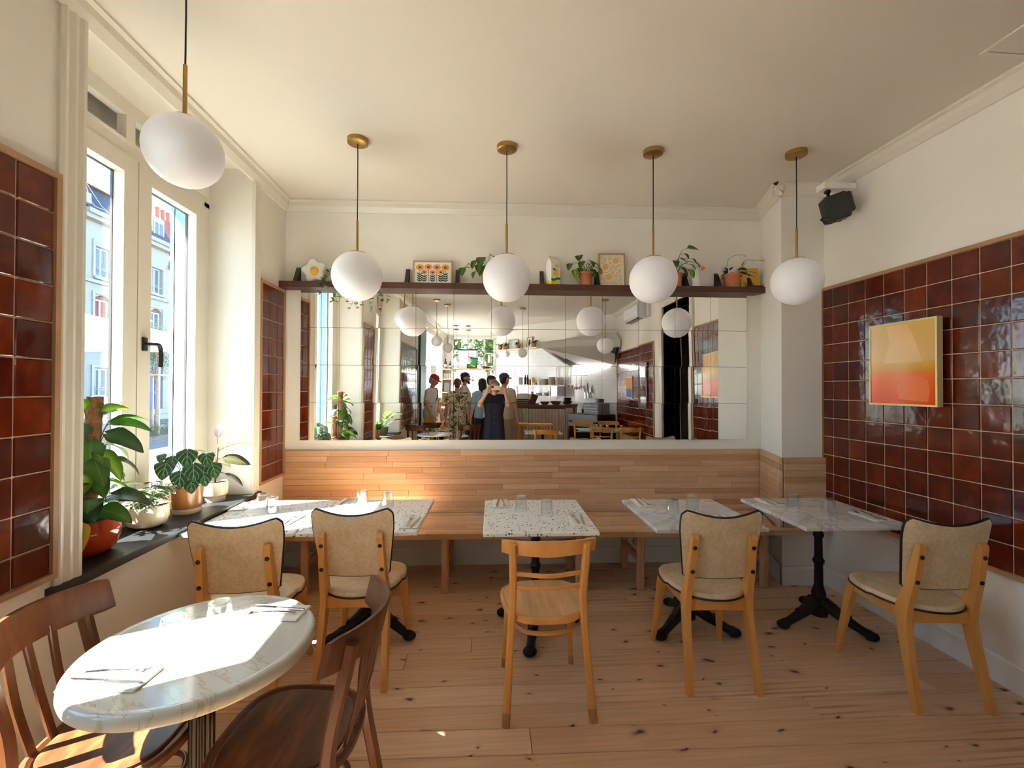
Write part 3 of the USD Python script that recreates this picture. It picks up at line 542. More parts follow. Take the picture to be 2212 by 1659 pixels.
for i in range(4):
    a, b = cor[i], cor[(i+1) % 4]; obj('valance', T(bx(0, 2*R1, -.006, .006, -.26, 0), (a[0], a[1], 2.4), rz=math.degrees(math.atan2(b[1]-a[1], b[0]-a[0]))), 'parasol_cloth', ps, smooth=False)
trng = random.Random(21)
for i, (x, y, h, r) in enumerate([(-3.4, -17.5, 6.2, 2.0), (-.9, -18.5, 7., 2.1), (1.6, -17.2, 6.4, 2.), (-6., -19, 7., 2.3)]):
    tree('garden_tree', ['sunlit leafy tree behind the rear window, second from the left', 'tallest leafy tree behind the middle of the rear window', 'leafy tree behind the right edge of the rear window', 'leafy tree furthest left behind the rear window'][i], x, y, -.12, h, r, 'leaf_tree', 2600, .26, .16, trng, .13, group=None, crown0=.3)
# rear window grid
w3 = sthing('window_3')
fr = [bx(-1.45, -.09, -5.83, -5.77, .84, .92), bx(-1.45, -.09, -5.83, -5.77, 3.0, 3.08), bx(-1.45, -1.38, -5.83, -5.77, .9, 3.02), bx(-.16, -.09, -5.83, -5.77, .9, 3.02)]
struct('window_frame', fr, 'white_paint', w3)
for x in (-1.12, -.78, -.44): struct('glazing_bar', bx(x-.02, x+.02, -5.82, -5.78, .92, 3.0), 'white_paint', w3)
for z in (1.3, 1.72, 2.14, 2.56): struct('glazing_bar', bx(-1.38, -.16, -5.82, -5.78, z-.02, z+.02), 'white_paint', w3)
struct('pane', bx(-1.4, -.14, -5.803, -5.797, .9, 3.02), 'pane_glass', w3)
# ---------------------------------------------------------------- bench along the back wall
bench = thing('bench', 'long oak wall bench with block-laid backrest under the mirror', 'bench')
def staves(name, s0, s1, rows, place_fn, rng):
    """rows: list of (lo, hi); place_fn(s0, s1, lo, hi) -> mesh"""
    for lo, hi, a, b in rows:
        s = a
        while s < b-1e-4:
            e = s+rng.uniform(.35, .85); e = b if b-e < .22 else min(e, b)
            obj(name, place_fn(s+.0006, e-.0006, lo+.0004, hi-.0004), 'oak_stave_%d' % rng.randrange(5), bench, smooth=False); s = e
brn = random.Random(4)
h = (.985-.45)/11
staves('backrest_stave', 0, 0, [(.45+h*i, .45+h*(i+1), -1.69, 2.50) for i in range(11)], lambda a, b, lo, hi: W(bx(a, b, -.024, -.001, lo, hi, .0015)), brn)
def on_line(p, q):
    p, q = np.array(p, float), np.array(q, float); L = np.linalg.norm(q-p); ang = math.degrees(math.atan2(q[1]-p[1], q[0]-p[0]))
    return L, lambda a, b, lo, hi: T(bx(a, b, -.024, -.001, lo, hi, .0015), (p[0], p[1], 0), rz=ang)
for p, q in (((2.345, 3.262), (2.69, 3.251)),):
    L, fn = on_line(p, q); staves('pillar_stave', 0, L, [(.45+h*i, .45+h*(i+1), 0, L) for i in range(11)], fn, brn)
p, q = (2.50, 3.735), (2.343, 3.262); L = math.hypot(p[0]-q[0], p[1]-q[1]); ang = math.degrees(math.atan2(q[1]-p[1], q[0]-p[0]))
staves('pillar_stave', 0, L, [(.45+h*i, .45+h*(i+1), .02, L+.022) for i in range(11)], lambda a, b, lo, hi: T(bx(a, b, -.024, -.001, lo, hi, .0015), (p[0], p[1], 0), rz=ang), brn)
w_ = (.575-.026)/12
rows = []
for i in range(12):
    d0 = .575-w_*(i+1); d1 = d0+w_
    rows.append((d0, d1, -1.688, 2.665 if d0 > .455 else 2.30+.17*(1-d0/.47)))
staves('seat_stave', 0, 0, rows, lambda a, b, lo, hi: W(bx(a, b, -hi, -lo, .408, .45, .002)), brn)
for s in (-1.25, -.23, .77, 1.24, 2.2):
    obj('leg', W(bx(s-.026, s+.026, -.545, -.493, 0, .408, .008)), 'oak_plain', bench, smooth=False)
    obj('leg', W(bx(s-.026, s+.026, -.135, -.083, 0, .408, .008)), 'oak_plain', bench, smooth=False)
    obj('stretcher', W(bx(s-.018, s+.018, -.495, -.133, .19, .235, .004)), 'oak_plain', bench, smooth=False)
    obj('corner_brace', W(T(bx(-.016, .016, -.085, .085, -.018, .018, .003), (s, -.43, .355), rx=-45)), 'oak_plain', bench, smooth=False)
# ---------------------------------------------------------------- chairs
def vinyl_chair(label):
    t = thing('vinyl_chair', label, 'chair', group=None)
    out = []
    for a in np.linspace(0, 2*PI, 72, endpoint=False):      # a rounded seat, wide in front
        x, y = math.cos(a), math.sin(a); p = 3.2 if y > 0 else 2.1
        r = (abs(x)**p+abs(y)**p)**(-1/p); out.append((x*r*(.215 if y > 0 else .20), y*r*.215))
    pol = Polygon(out); pts = np.array(out)
    lay = [(.446, .985), (.452, 1.), (.466, 1.), (.474, .985), (.478, .95), (.477, .80), (.475, .4)]
    V = [(x*k, y*k, z) for z, k in lay for x, y in pts]+[(0, 0, .446), (0, 0, .4745)]; n = len(pts); Fc = []
    for i in range(len(lay)-1):
        for q in range(n): r = (q+1) % n; Fc += [(i*n+q, i*n+r, (i+1)*n+r), (i*n+q, (i+1)*n+r, (i+1)*n+q)]
    for q in range(n): Fc += [(len(V)-2, (q+1) % n, q), (len(V)-1, (len(lay)-1)*n+q, (len(lay)-1)*n+(q+1) % n)]
    obj('seat', trimesh.Trimesh(V, Fc, process=False), 'vinyl', t, smooth=50)
    obj('seat_piping', tube([(x*1.005, y*1.005, .450) for x, y in pts], .0055, 6, closed=True), 'piping', t)
    # backrest: curved panel
    def P(x, z): return np.array([x, -.160-.20*(z-.44)+.75*x*x, z])
    top = lambda x: .872+.032*min(1, abs(x)/.17)**1.8
    hw = lambda z: .172+.030*min(1, max(0, (z-.56)/.25))
    edge = []
    for x in np.linspace(-.92, .92, 15): edge.append((x*.172, .553))
    edge += [(hw(z), z) for z in np.linspace(.566, .862, 10)]
    edge += [(.199-.006*i, .884+.0065*i) for i in range(3)]
    edge += [(x, top(x)) for x in np.linspace(.178, -.178, 19)]
    edge += [(-.187-.006*i, .897-.0065*i) for i in range(3)]
    edge += [(-hw(z), z) for z in np.linspace(.862, .566, 10)]
    ed = Polygon(edge).buffer(0); e2 = list(ed.exterior.coords)[:-1]
    V, Fc = trimesh.creation.triangulate_polygon(ed, engine='earcut')
    m = extrude(ed, .014); m = m.subdivide_to_size(.035); vv = m.vertices.copy()
    Q = []
    for x, z, d in vv:
        q = P(x, z); nrm = np.array([-1.5*x, 1., .20]); nrm /= np.linalg.norm(nrm); Q.append(q+nrm*(d-.007))
    m = trimesh.Trimesh(Q, m.faces, process=False); m.fix_normals()
    obj('backrest', m, 'vinyl', t, smooth=40)
    obj('backrest_piping', tube([P(x*1.004, z) for x, z in e2], .0068, 6, closed=True), 'piping', t)
    for s in (-1, 1):
        prof = Polygon([(-.262, 0), (-.232, 0), (-.150, .30), (-.128, .40), (-.122, .45), (-.150, .52), (-.192, .65), (-.222, .765), (-.228, .785), (-.238, .792), (-.25, .786), (-.254, .77), (-.228, .60), (-.196, .46), (-.19, .40), (-.202, .30)])
        m = extrude(prof, .030, -.015); m.apply_transform(np.array([[0, 0, 1, 0], [1, 0, 0, 0], [0, 1, 0, 0], [0, 0, 0, 1.]]))
        m = m.subdivide_to_size(.15); m.vertices[:, 0] += s*(.172-.028*np.clip(m.vertices[:, 2]/.79, 0, 1)); m.fix_normals()
        obj('rear_leg', m, 'beech', t, smooth=25)
        obj('front_leg', sweep([(s*.200, .235, 0), (s*.165, .155, .445)], rect(1, 1, .2), up=(0, 1, 0), scale=[.026, .052]), 'beech', t, smooth=25)
        obj('side_rail', sweep([(s*.163, .14, .417), (s*.152, -.15, .413)], rect(.022, .055, .004), up=(0, 0, 1)), 'beech', t, smooth=25)
        for z in (.60, .725):
            yb = -.190-.235*(z-.46)/.3*.75-.018
            obj('bolt', ball(.0105, (s*(.172-.028*z/.79), np.interp(z, [.46, .60, .77], [-.196, -.228, -.254])-.001, z), (1, .6, 1)), 'black_metal', t)
    obj('front_rail', sweep([(-.16, .15, .417), (.16, .15, .417)], rect(.022, .055, .004), up=(0, 0, 1)), 'beech', t, smooth=25)
    obj('back_rail', sweep(smoothpts([(-.155, -.155, .405), (0, -.17, .415), (.155, -.155, .405)], 10), rect(.022, .062, .004), up=(0, 0, 1)), 'beech', t, smooth=25)
    return t
vc = vinyl_chair('beige vinyl chair at the left end of the terrazzo tables, behind the round marble table'); place(vc, (-1.135, 2.36, 0), 4)
dup(vc, 'second beige vinyl chair from the left, at the right half of the long terrazzo table', (-.625, 2.515, 0), -3)
dup(vc, 'beige vinyl chair turned slightly at the first grey marble table', (1.235, 2.36, 0), -4)
dup(vc, 'rightmost beige vinyl chair, beside the tiled right wall', (2.245, 2.165, 0), -5)
def bentwood(name, label, wood, seatm, dark=False):
    """cafe chair: curved top rail on two posts, ring-framed plywood seat"""
    t = thing(name, label, 'chair')
    out = []
    for a in np.linspace(0, 2*PI, 56, endpoint=False):
        x, y = math.cos(a), math.sin(a); p = 3.0; r = (abs(x)**p+abs(y)**p)**(-1/p); k = .195+.018*(y*r)
        out.append((x*r*k, y*r*.195))
    pts = np.array(out); n = len(pts)
    def disc(lay, cz):
        V = [(x*k, y*k, z) for z, k in lay for x, y in pts]+[(0, 0, lay[0][0]), (0, 0, cz)]; Fc = []
        for i in range(len(lay)-1):
            for q in range(n): r = (q+1) % n; Fc += [(i*n+q, i*n+r, (i+1)*n+r), (i*n+q, (i+1)*n+r, (i+1)*n+q)]
        for q in range(n): Fc += [(len(V)-2, (q+1) % n, q), (len(V)-1, (len(lay)-1)*n+q, (len(lay)-1)*n+(q+1) % n)]
        return trimesh.Trimesh(V, Fc, process=False)
    ins = .90 if dark else .985
    obj('seat', disc([(.448, ins), (.458, ins), (.4615, ins-.03), (.459, .7), (.456, .3)], .455), seatm, t, smooth=45)
    ringp = [(x*(1.0), y*(1.0), .443) for x, y in pts]
    obj('seat_ring', sweep(ringp, rect(.026, .036, .009), closed=True, up=(0, 0, 1)), wood, t, smooth=40)
    for s in (-1, 1):
        obj('rear_leg', sweep(smoothpts([(s*.200, -.235, 0), (s*.186, -.205, .2), (s*.172, -.172, .42), (s*.165, -.178, .56), (s*.168, -.215, .72), (s*.170, -.235, .815)], 22), rect(.034, .038, .008), up=(0, 1, 0)), wood, t, smooth=40)
        obj('front_leg', sweep([(s*.185, .195, 0), (s*.163, .150, .43)], circ(1., 10), scale=[.0125, .018]), wood, t, smooth=60)
        if not dark: [obj('foot_wear', q_, 'beech_worn', t, smooth=40) for q_ in (sweep([(s*.200, -.235, .0005), (s*.1953, -.2262, .06)], rect(.035, .039, .008), up=(0, 1, 0)), sweep([(s*.185, .195, .0005), (s*.182, .189, .05)], circ(.0138, 10)))]
    # curved rail: rounded band
    kc = 2.0 if dark else 1.3
    rp = [(x, -.216+kc*(x*x-.028), .79) for x in np.linspace(-.218, .218, 21)]
    hh = [(.098 if abs(x) > .215 else .108) if dark else .066 if abs(x) > .215 else .085-.012*abs(x)/.2 for x in np.linspace(-.218, .218, 21)]
    V = []
    for (x, y, z), hgt in zip(rp, hh):
        tl = -.012
        for a, b in ((-.009, -.42), (.007, -.5), (.010, -.4), (.010, .40), (.006, .5), (-.006, .5), (-.010, .40), (-.010, -.4)): V.append((x, y+a+tl*(b*2), z+b*hgt))
    m = 21; Fc = [q for i in range(m-1) for r in range(8) for q in ((i*8+r, i*8+(r+1) % 8, (i+1)*8+(r+1) % 8), (i*8+r, (i+1)*8+(r+1) % 8, (i+1)*8+r))]+[(0, r+1, r) for r in range(1, 7)]+[((m-1)*8, (m-1)*8+r, (m-1)*8+r+1) for r in range(1, 7)]
    mm = trimesh.Trimesh(V, Fc, process=False); mm.fix_normals()
    obj('top_rail', mm, wood, t, smooth=40)
    if not dark:
        for z, y0 in ((.665, -.205), (.60, -.188)):
            obj('back_slat', sweep(smoothpts([(-.165, y0+.008, z), (0, y0-.022, z-.004), (.165, y0+.008, z)], 12), rect(.013, .021, .005), up=(0, 0, 1)), wood, t, smooth=40)
    else:
        for x in (-.075, 0, .075):
            obj('spindle', sweep(smoothpts([(x*.95, -.185, .45), (x, -.205-.02, .60), (x*1.02, -.262+2*x*x, .76)], 8), rect(.026, .012, .003), up=(0, 1, 0)), wood, t, smooth=40)
    zz, k = (.365, .80) if not dark else (.25, .8)
    obj('hoop', sweep([(x*k*.98, y*k*.95-.01, zz) for x, y in pts], rect(.016, .022, .006), closed=True, up=(0, 0, 1)), wood, t, smooth=40)
    return t
bw = bentwood('bentwood_chair', 'light bentwood cafe chair with two back slats at the middle terrazzo table', 'beech', 'beech_pale'); place(bw, (.325, 2.225, 0), 0)
bd = bentwood('bistro_chair', 'dark walnut bistro chair with spindle back, left of the round marble table against the wall', 'walnut', 'walnut_seat', True); place(bd, (-1.10, 1.47, 0), -84)
dup(bd, 'dark walnut bistro chair with its back to the room, right of the round marble table', (-.575, 1.43, 0), 88)
# ---------------------------------------------------------------- tables on cast-iron pedestals
def pedestal(t, x, y, top, a0, R=.27):
    obj('column', lathe([(0, .06), (.05, .06), (.052, .11), (.038, .17), (.042, .20), (.034, .22), (.026, .25), (.024, .38), (.032, .395), (.034, .41), (.024, .43), (.022, .55), (.03, .565), (.03, .58), (.022, .60), (.022, top-.02), (0, top-.02)], 20, (x, y, 0)), 'black_iron', t)
    obj('top_plate', [lathe([(0, top-.022), (.07, top-.022), (.09, top-.006), (0, top-.006)], 16, (x, y, 0)), bx(x-.22, x+.22, y-.015, y+.015, top-.014, top, .003), bx(x-.015, x+.015, y-.22, y+.22, top-.013, top, .003)], 'black_iron', t)
    for k in range(3):
        a = math.radians(a0+120*k); d = lambda r, z: (x+r*math.cos(a), y+r*math.sin(a), z)
        obj('foot', [tube(smoothpts([d(.01, .15), d(.06, .125), d(.13, .085), d(R-.05, .045), d(R, .03)], 12), [.042, .042, .041, .039, .036, .033, .030, .027, .025, .025, .028, .026], 10), ball(.032, d(R, .0258), (1.25, 1.1, .8)), ball(.02, d(.155, .10), (1, 1, .8))], 'black_iron', t)
def square_table(label, x0, x1, y0, y1, m, skew, a0, bx0=None):
    t = thing('bistro_table', label, 'table', ((x0+x1)/2, (y0+y1)/2, 0), skew)
    w, d = (x1-x0)/2, (y1-y0)/2
    poly = rounded(sbox(-w, -d, w, d), .008)
    top = extrude(poly, .014, .706); b = extrude(poly.buffer(-.004), .022, .702)
    obj('tabletop', [bx(-w, w, -d, d, .703, .725, .004)], m, t, smooth=False)
    pedestal(t, 0 if bx0 is None else bx0, .0, .703, a0); return t
square_table('terrazzo bistro table at the far left under the window sill', -1.60, -.99, 2.50, 3.215, 'terrazzo', SK, 200)
square_table('terrazzo bistro table pushed against the leftmost one, left of the middle table', -.982, -.325, 2.475, 3.19, 'terrazzo', SK, 215)
square_table('speckled terrazzo bistro table in the middle of the bench', .035, .68, 2.405, 3.12, 'terrazzo', SK, 258)
square_table('grey veined marble bistro table, second from the right wall', 1.005, 1.655, 2.405, 3.075, 'marble_grey', SK, 212)
square_table('grey veined marble bistro table in the right corner by the tiles', 1.87, 2.525, 2.38, 3.05, 'marble_grey', SK, 190)
rt = thing('round_table', 'round cream onyx-marble table with sunlit top in the left foreground', 'table', (-.862, 1.462, 0))
Rr = .325
obj('tabletop', lathe([(0, .676), (Rr-.012, .676), (Rr-.003, .682), (Rr, .694), (Rr-.002, .709), (Rr-.008, .717), (Rr-.014, .7195), (Rr-.022, .7195), (Rr-.026, .718), (Rr-.03, .718), (0, .718)], 96), 'onyx', rt, smooth=35)
def fluted(x, y, z0, z1, r, n=14, amp=.0025):
    pts = [( (r+amp*math.cos(n*a))*math.cos(a), (r+amp*math.cos(n*a))*math.sin(a)) for a in np.linspace(0, 2*PI, n*8, endpoint=False)]
    return T(extrude(pts, z1-z0, z0), (x, y, 0))
mat('iron_brown', c(52, 44, 38), .4, .6, bump=((50, 50, 50), .2, .002))
obj('column', [fluted(0, 0, .25, .66, .033)], 'iron_brown', rt, smooth=50)
obj('column_base', lathe([(0, .05), (.075, .05), (.08, .10), (.055, .15), (.06, .17), (.048, .20), (.052, .23), (.042, .255), (0, .255)], 24), 'iron_brown', rt)
obj('top_plate', lathe([(0, .645), (.05, .645), (.12, .668), (.12, .676), (0, .676)], 24), 'iron_brown', rt)
for k in range(3):
    a = math.radians(40+120*k); d = lambda r, z: (r*math.cos(a), r*math.sin(a), z)
    obj('foot', [tube(smoothpts([d(.02, .11), d(.10, .085), d(.2, .05), d(.27, .028)], 10), np.linspace(.04, .024, 10), 10), ball(.03, d(.275, .025), (1.2, 1.1, .8))], 'iron_brown', rt)
# ---------------------------------------------------------------- tableware
def tumbler(label):
    t = thing('tumbler', label, 'glass')
    obj('bowl', lathe([(.0385, 0), (.0395, .0015), (.0395, .004), (.034, .092), (.032, .097), (.026, .099), (0, .0975), (0, .088), (.026, .087), (.031, .083), (.0365, .004), (.0375, 0)], 40), 'tumbler_glass', t, smooth=40)
    obj('base_disc', lathe([(0, .0885), (.027, .0885), (.0285, .091), (.027, .0955), (.02, .0962), (0, .094)], 32), 'tumbler_glass', t, smooth=40)
    return t
def fork():
    P = [(0, -.095), (.0045, -.095), (.0055, -.04), (.003, .02), (.0035, .035), (.0105, .05), (.0115, .06), (.0115, .098), (.009, .1), (.0085, .065), (.0048, .065), (.0046, .1), (.0022, .1), (.0018, .065), (0, .065)]
    pol = Polygon(P+[(-x, y) for x, y in P[::-1]]).buffer(0); m = extrude(pol, .0022); m = m.subdivide_to_size(.02)
    m.vertices[:, 2] += np.interp(m.vertices[:, 1], [-.095, -.03, .03, .055, .1], [0, .003, .0015, -.003, .006])+.004; return m
def knife():
    P = [(-.006, -.1), (.006, -.1), (.0065, -.02), (.0045, .0), (.0095, .012), (.0105, .06), (.006, .098), (0, .105), (-.004, .1), (-.0045, .0)]
    m = extrude(Polygon(P), .003, .001); return m
t0 = None
items = dict(n=None, f=None, k=None, g=None)
def put(kind, label, loc, rz, tz):
    global items
    z = {'n': tz, 'f': tz+.0075, 'k': tz+.0075, 'g': tz}[kind]
    if items[kind] is None:
        if kind == 'g': o = tumbler(label)
        elif kind == 'n':
            o = thing('napkin', label, 'napkin')
            for i in range(2): obj('fold', T(bx(-.052+.001*i, .052-.002*i, -.105+.002*i, .105-.001*i, .0002+.0034*i, .0032+.0034*i, .0014), rz=.6*i), 'napkin', o, smooth=40)
        elif kind == 'f':
            o = thing('fork', label, 'fork'); m = fork()
            obj('tines', m.slice_plane((0, .035, 0), (0, 1, 0), cap=True, engine='earcut'), 'steel', o, smooth=35); obj('handle', m.slice_plane((0, .035, 0), (0, -1, 0), cap=True, engine='earcut'), 'steel', o, smooth=35)
        else:
            o = thing('knife', label, 'knife')
            m = knife(); obj('blade', m.slice_plane((0, .002, 0), (0, 1, 0), cap=True, engine='earcut'), 'steel', o, smooth=30)
            obj('handle', [bx(-.0058, .0058, -.1, .004, .0, .0052, .0018)], 'steel', o, smooth=30)
        items[kind] = o; place(o, (loc[0], loc[1], z), rz)
    else: dup(items[kind], label, (loc[0], loc[1], z), rz)
sets = [  # (where, glasses, [(napkin x, y, rot, which)])
    ('leftmost terrazzo table', [(-1.411, 3.013, 'nearer the window'), (-1.307, 2.919, 'nearer the middle')], [(-1.55, 3.06, 180, 'back'), (-1.08, 2.69, -4, 'front')], .725),
    ('second terrazzo table from the left', [(-.784, 3.053, 'on the left'), (-.605, 3.018, 'on the right')], [(-.90, 3.12, 180, 'back'), (-.385, 2.62, -4, 'front')], .725),
    ('middle terrazzo table', [(.275, 2.848, 'on the left'), (.424, 2.734, 'on the right')], [(.15, 3.02, 178, 'back'), (.597, 2.60, -2, 'front')], .725),
    ('marble table second from the right', [(1.222, 2.713, 'on the left'), (1.40, 2.81, 'on the right')], [(1.122, 2.975, 178, 'back'), (1.50, 2.55, -2, 'front')], .725),
    ('marble table in the right corner', [(2.078, 2.786, 'on the left'), (2.212, 2.648, 'on the right')], [(2.022, 2.945, 178, 'back'), (2.415, 2.565, -1, 'front')], .725),
    ('round table in the foreground', [(-.925, 1.425, 'nearer the camera'), (-.843, 1.519, 'further back')], [(-.995, 1.287, -94, 'near'), (-.715, 1.625, 83, 'far')], .719)]
for where, gl, nps, tz in sets:
    for x, y, wh in gl: put('g', 'upturned clear glass tumbler %s on the %s' % (wh, where), (x, y), 0, tz)
    for x, y, rz, wh in nps:
        put('n', 'folded cream paper napkin at the %s of the %s' % (wh, where), (x, y), rz, tz)
        ca, sa = math.cos(math.radians(rz)), math.sin(math.radians(rz))
        q = lambda a, b: (x+ca*a-sa*b, y+sa*a+ca*b)
        put('f', 'steel fork on the %s napkin of the %s' % (wh, where), q(-.02, .012), rz+4, tz)
        put('k', 'steel knife on the %s napkin of the %s' % (wh, where), q(.018, .0), rz-3, tz)
# ---------------------------------------------------------------- pendant lamps
def pendant(name, label, x, y, z, r, rod=.20, cup=True, group=None):
    t = thing(name, label, 'lamp', (x, y, z), group=group)
    obj('globe', ball(r, sub=4), 'opal_glass', t, smooth=True)
    obj('cap', lathe([(0, r*.985), (.3*r, r*.945), (.34*r, r*.945), (.34*r, r*.965), (.12*r, r*1.03), (0, r*1.03)], 24), 'brass', t)
    obj('rod', tube([(0, 0, r), (0, 0, r+rod)], .0075, 10), 'brass', t)
    obj('cord', tube([(0, 0, r+rod-.005), (0.001, 0, r+rod+.2), (0, 0, ZC-z-.02)], .0032, 6), 'cord_black', t)
    obj('ceiling_rose', lathe([(0, ZC-z-.032), (.05, ZC-z-.032), (.064, ZC-z-.026), (.066, ZC-z), (0, ZC-z)], 28), 'brass', t)
    return t
lb = ['white globe pendant in front of the mirror, second lamp from the left', 'white globe pendant above the middle terrazzo table', 'white globe pendant above the bentwood chair side of the first marble table', 'white globe pendant at the right end, in front of the pillar']
for (x, y, z), l in zip([(-.776, 2.87, 2.225), (.177, 2.87, 2.233), (1.152, 2.85, 2.238), (2.112, 2.79, 2.233)], lb): pendant('pendant_lamp', l, x, y, z, .155)
pendant('pendant_lamp', 'large white globe pendant hanging in front of the window', -1.12, 1.76, 2.412, .131, .20)
# ---------------------------------------------------------------- shelf over the mirror and what stands on it
SZ = 2.395
shelf = thing('wall_shelf', 'long dark brown wooden wall shelf above the mirror', 'shelf')
obj('shelf_board', W(extrude([(-1.69, 0), (-.80, 0), (-.69, -.125), (-1.69, -.125)], .05, SZ-.05)), 'dark_wood', shelf, smooth=False)
obj('shelf_board', W(extrude([(-.797, 0), (2.44, 0), (2.485, -.125), (-.687, -.125)], .05, SZ-.05)), 'dark_wood', shelf, smooth=False)
for s in (-1.53, -.61, -.185, .54, 1.02, 1.80, 2.09, 2.37):
    sw = lambda P: W(sweep([(s, -d, z) for d, z in P], rect(.034, .005, .001), up=(1, 0, 0)))
    b = obj('bracket_strap', W(extrude(Polygon([(.001, 0), (.006, .135), (.012, .14), (.022, .128), (.085, .012), (.10, .006), (.10, 0)]), .032, -.016).apply_transform(np.array([[0, 0, 1, s], [-1, 0, 0, 0], [0, 1, 0, SZ], [0, 0, 0, 1.]]))), 'leather_dark', shelf, smooth=False)
    obj('rivet', W(ball(.006, (s, -.019, SZ+.122))), 'steel', b)
mat('ceramic_white', c(238, 234, 222), .18, coat=.3); mat('yolk', c(240, 178, 40), .12, coat=.5); mat('terracotta', c(196, 118, 76), .75, vary=((14, 14, 14), .12)); mat('earth', c(58, 44, 34), .95, bump=((60, 60, 60), .6, .01))
mat('print_paper', c(240, 234, 222), .8); mat('print_orange', c(243, 160, 78), .8); mat('print_red', c(120, 52, 40), .8); mat('print_green', c(62, 82, 52), .8); mat('print_yellow', c(243, 192, 88), .8); mat('frame_oak', c(190, 152, 108), .5)
mat('lemon_yellow', c(246, 206, 40), .3); mat('carton_green', c(40, 130, 70), .3); mat('beak_orange', c(240, 140, 60), .3); mat('card_yellow', c(232, 178, 48), .5); mat('lilac', c(206, 190, 206), .6); mat('ink_dark', c(70, 44, 50), .6); mat('stem_green', c(96, 120, 62), .5); mat('stem_brown', c(120, 92, 66), .6)
def flat(poly, d0, d1):       # a shape in (x,z), standing, front towards -y
    return upright(poly, abs(d1-d0), -(d0+d1)/2)
ro = lambda n, r0, r1, ph=0: Polygon([((r0+r1*math.cos(n*a+ph))*math.sin(a), (r0+r1*math.cos(n*a+ph))*math.cos(a)) for a in np.linspace(0, 2*PI, 90, endpoint=False)])
def on_shelf(s, d, z=SZ): return WP(s, d, z)
eg = thing('fried_egg_vase', 'white fried-egg shaped vase with a yellow yolk at the left end of the shelf', 'vase', on_shelf(-1.376, .065), SK-4)
pol = T(extrude(ro(5, .094, .014, .9), .05, -.025), (0, 0, .094), rx=90)
eb = ro(5, .094, .014, .9)
V = []
lays = [(-.026, .80), (-.024, .93), (-.014, 1.), (.010, 1.), (.022, .93), (.026, .80)]
pp = np.array(list(eb.exterior.coords)[:-1]); n = len(pp)
V = [(x*k, y, z*k+.098) for y, k in lays for x, z in pp]+[(0, -.0265, .098), (0, .0265, .098)]
Fc = [q for i in range(5) for r in range(n) for q in ((i*n+r, i*n+(r+1) % n, (i+1)*n+(r+1) % n), (i*n+r, (i+1)*n+(r+1) % n, (i+1)*n+r))]+[(6*n, (r+1) % n, r) for r in range(n)]+[(6*n+1, 5*n+r, 5*n+(r+1) % n) for r in range(n)]
m = trimesh.Trimesh(V, Fc, process=False); m.fix_normals(); obj('egg_white', m, 'ceramic_white', eg, smooth=60)
obj('yolk', ball(.036, (.010, -.026, .092), (1, .5, 1), 3), 'yolk', eg, smooth=True)
def pot(t, r0, r1, h, m='terracotta', rim=.022, soil=True):
    obj('pot', lathe([(0, 0), (r0, 0), (r0+(r1-r0)*(h-rim)/h-.004, h-rim), (r1+.003, h-rim), (r1+.005, h-.002), (r1, h), (r1-.009, h), (r1-.011, h-.02), (0, h-.02)], 32), m, t, smooth=35)
    if soil: obj('soil', lathe([(0, h-.017), (r1-.012, h-.018), (r1-.012, h-.022), (0, h-.022)], 20), 'earth', t)
leaf_mat('leaf_pothos', [(0, c(120, 150, 60)), (.06, c(76, 118, 40)), (1, c(58, 100, 34))], .3, .3); leaf_mat('leaf_pothos_light', [(0, c(190, 206, 90)), (.25, c(150, 190, 60)), (.7, c(96, 140, 40)), (1, c(80, 126, 40))], .4, .3)
leaf_mat('leaf_yellow', [(0, c(86, 116, 44)), (.35, c(120, 130, 40)), (.6, c(226, 178, 38)), (1, c(232, 182, 36))], .4, .35)
leaf_mat('leaf_striped', [(0, c(130, 150, 108)), (.3, c(88, 120, 74)), (.55, c(104, 134, 88)), (.75, c(206, 212, 184)), (1, c(216, 220, 196))], .2, .5)
leaf_mat('leaf_veined', [(0, c(140, 168, 120)), (.06, c(84, 118, 70)), (.12, c(34, 64, 36)), (1, c(28, 56, 32))], .12, .35, 'vein')
leaf_mat('leaf_rubber', [(0, c(120, 84, 64)), (.05, c(74, 70, 46)), (1, c(52, 54, 36))], .04, .22); leaf_mat('leaf_rubber_red', [(0, c(130, 84, 66)), (.06, c(54, 36, 30)), (1, c(44, 30, 26))], .02, .7)
leaf_mat('leaf_dark', [(0, c(76, 100, 60)), (1, c(44, 68, 38))], .2, .35); leaf_mat('leaf_round', [(0, c(110, 142, 80)), (1, c(70, 110, 54))], .25, .35); leaf_mat('leaf_lily', [(0, c(150, 180, 80)), (.1, c(104, 150, 56)), (1, c(86, 136, 50))], .4, .3)
def vine(t, P, r=.0018, m='stem_green'): obj('stem', tube(smoothpts(P, 12), r, 5), m, t)
prn = random.Random(9)
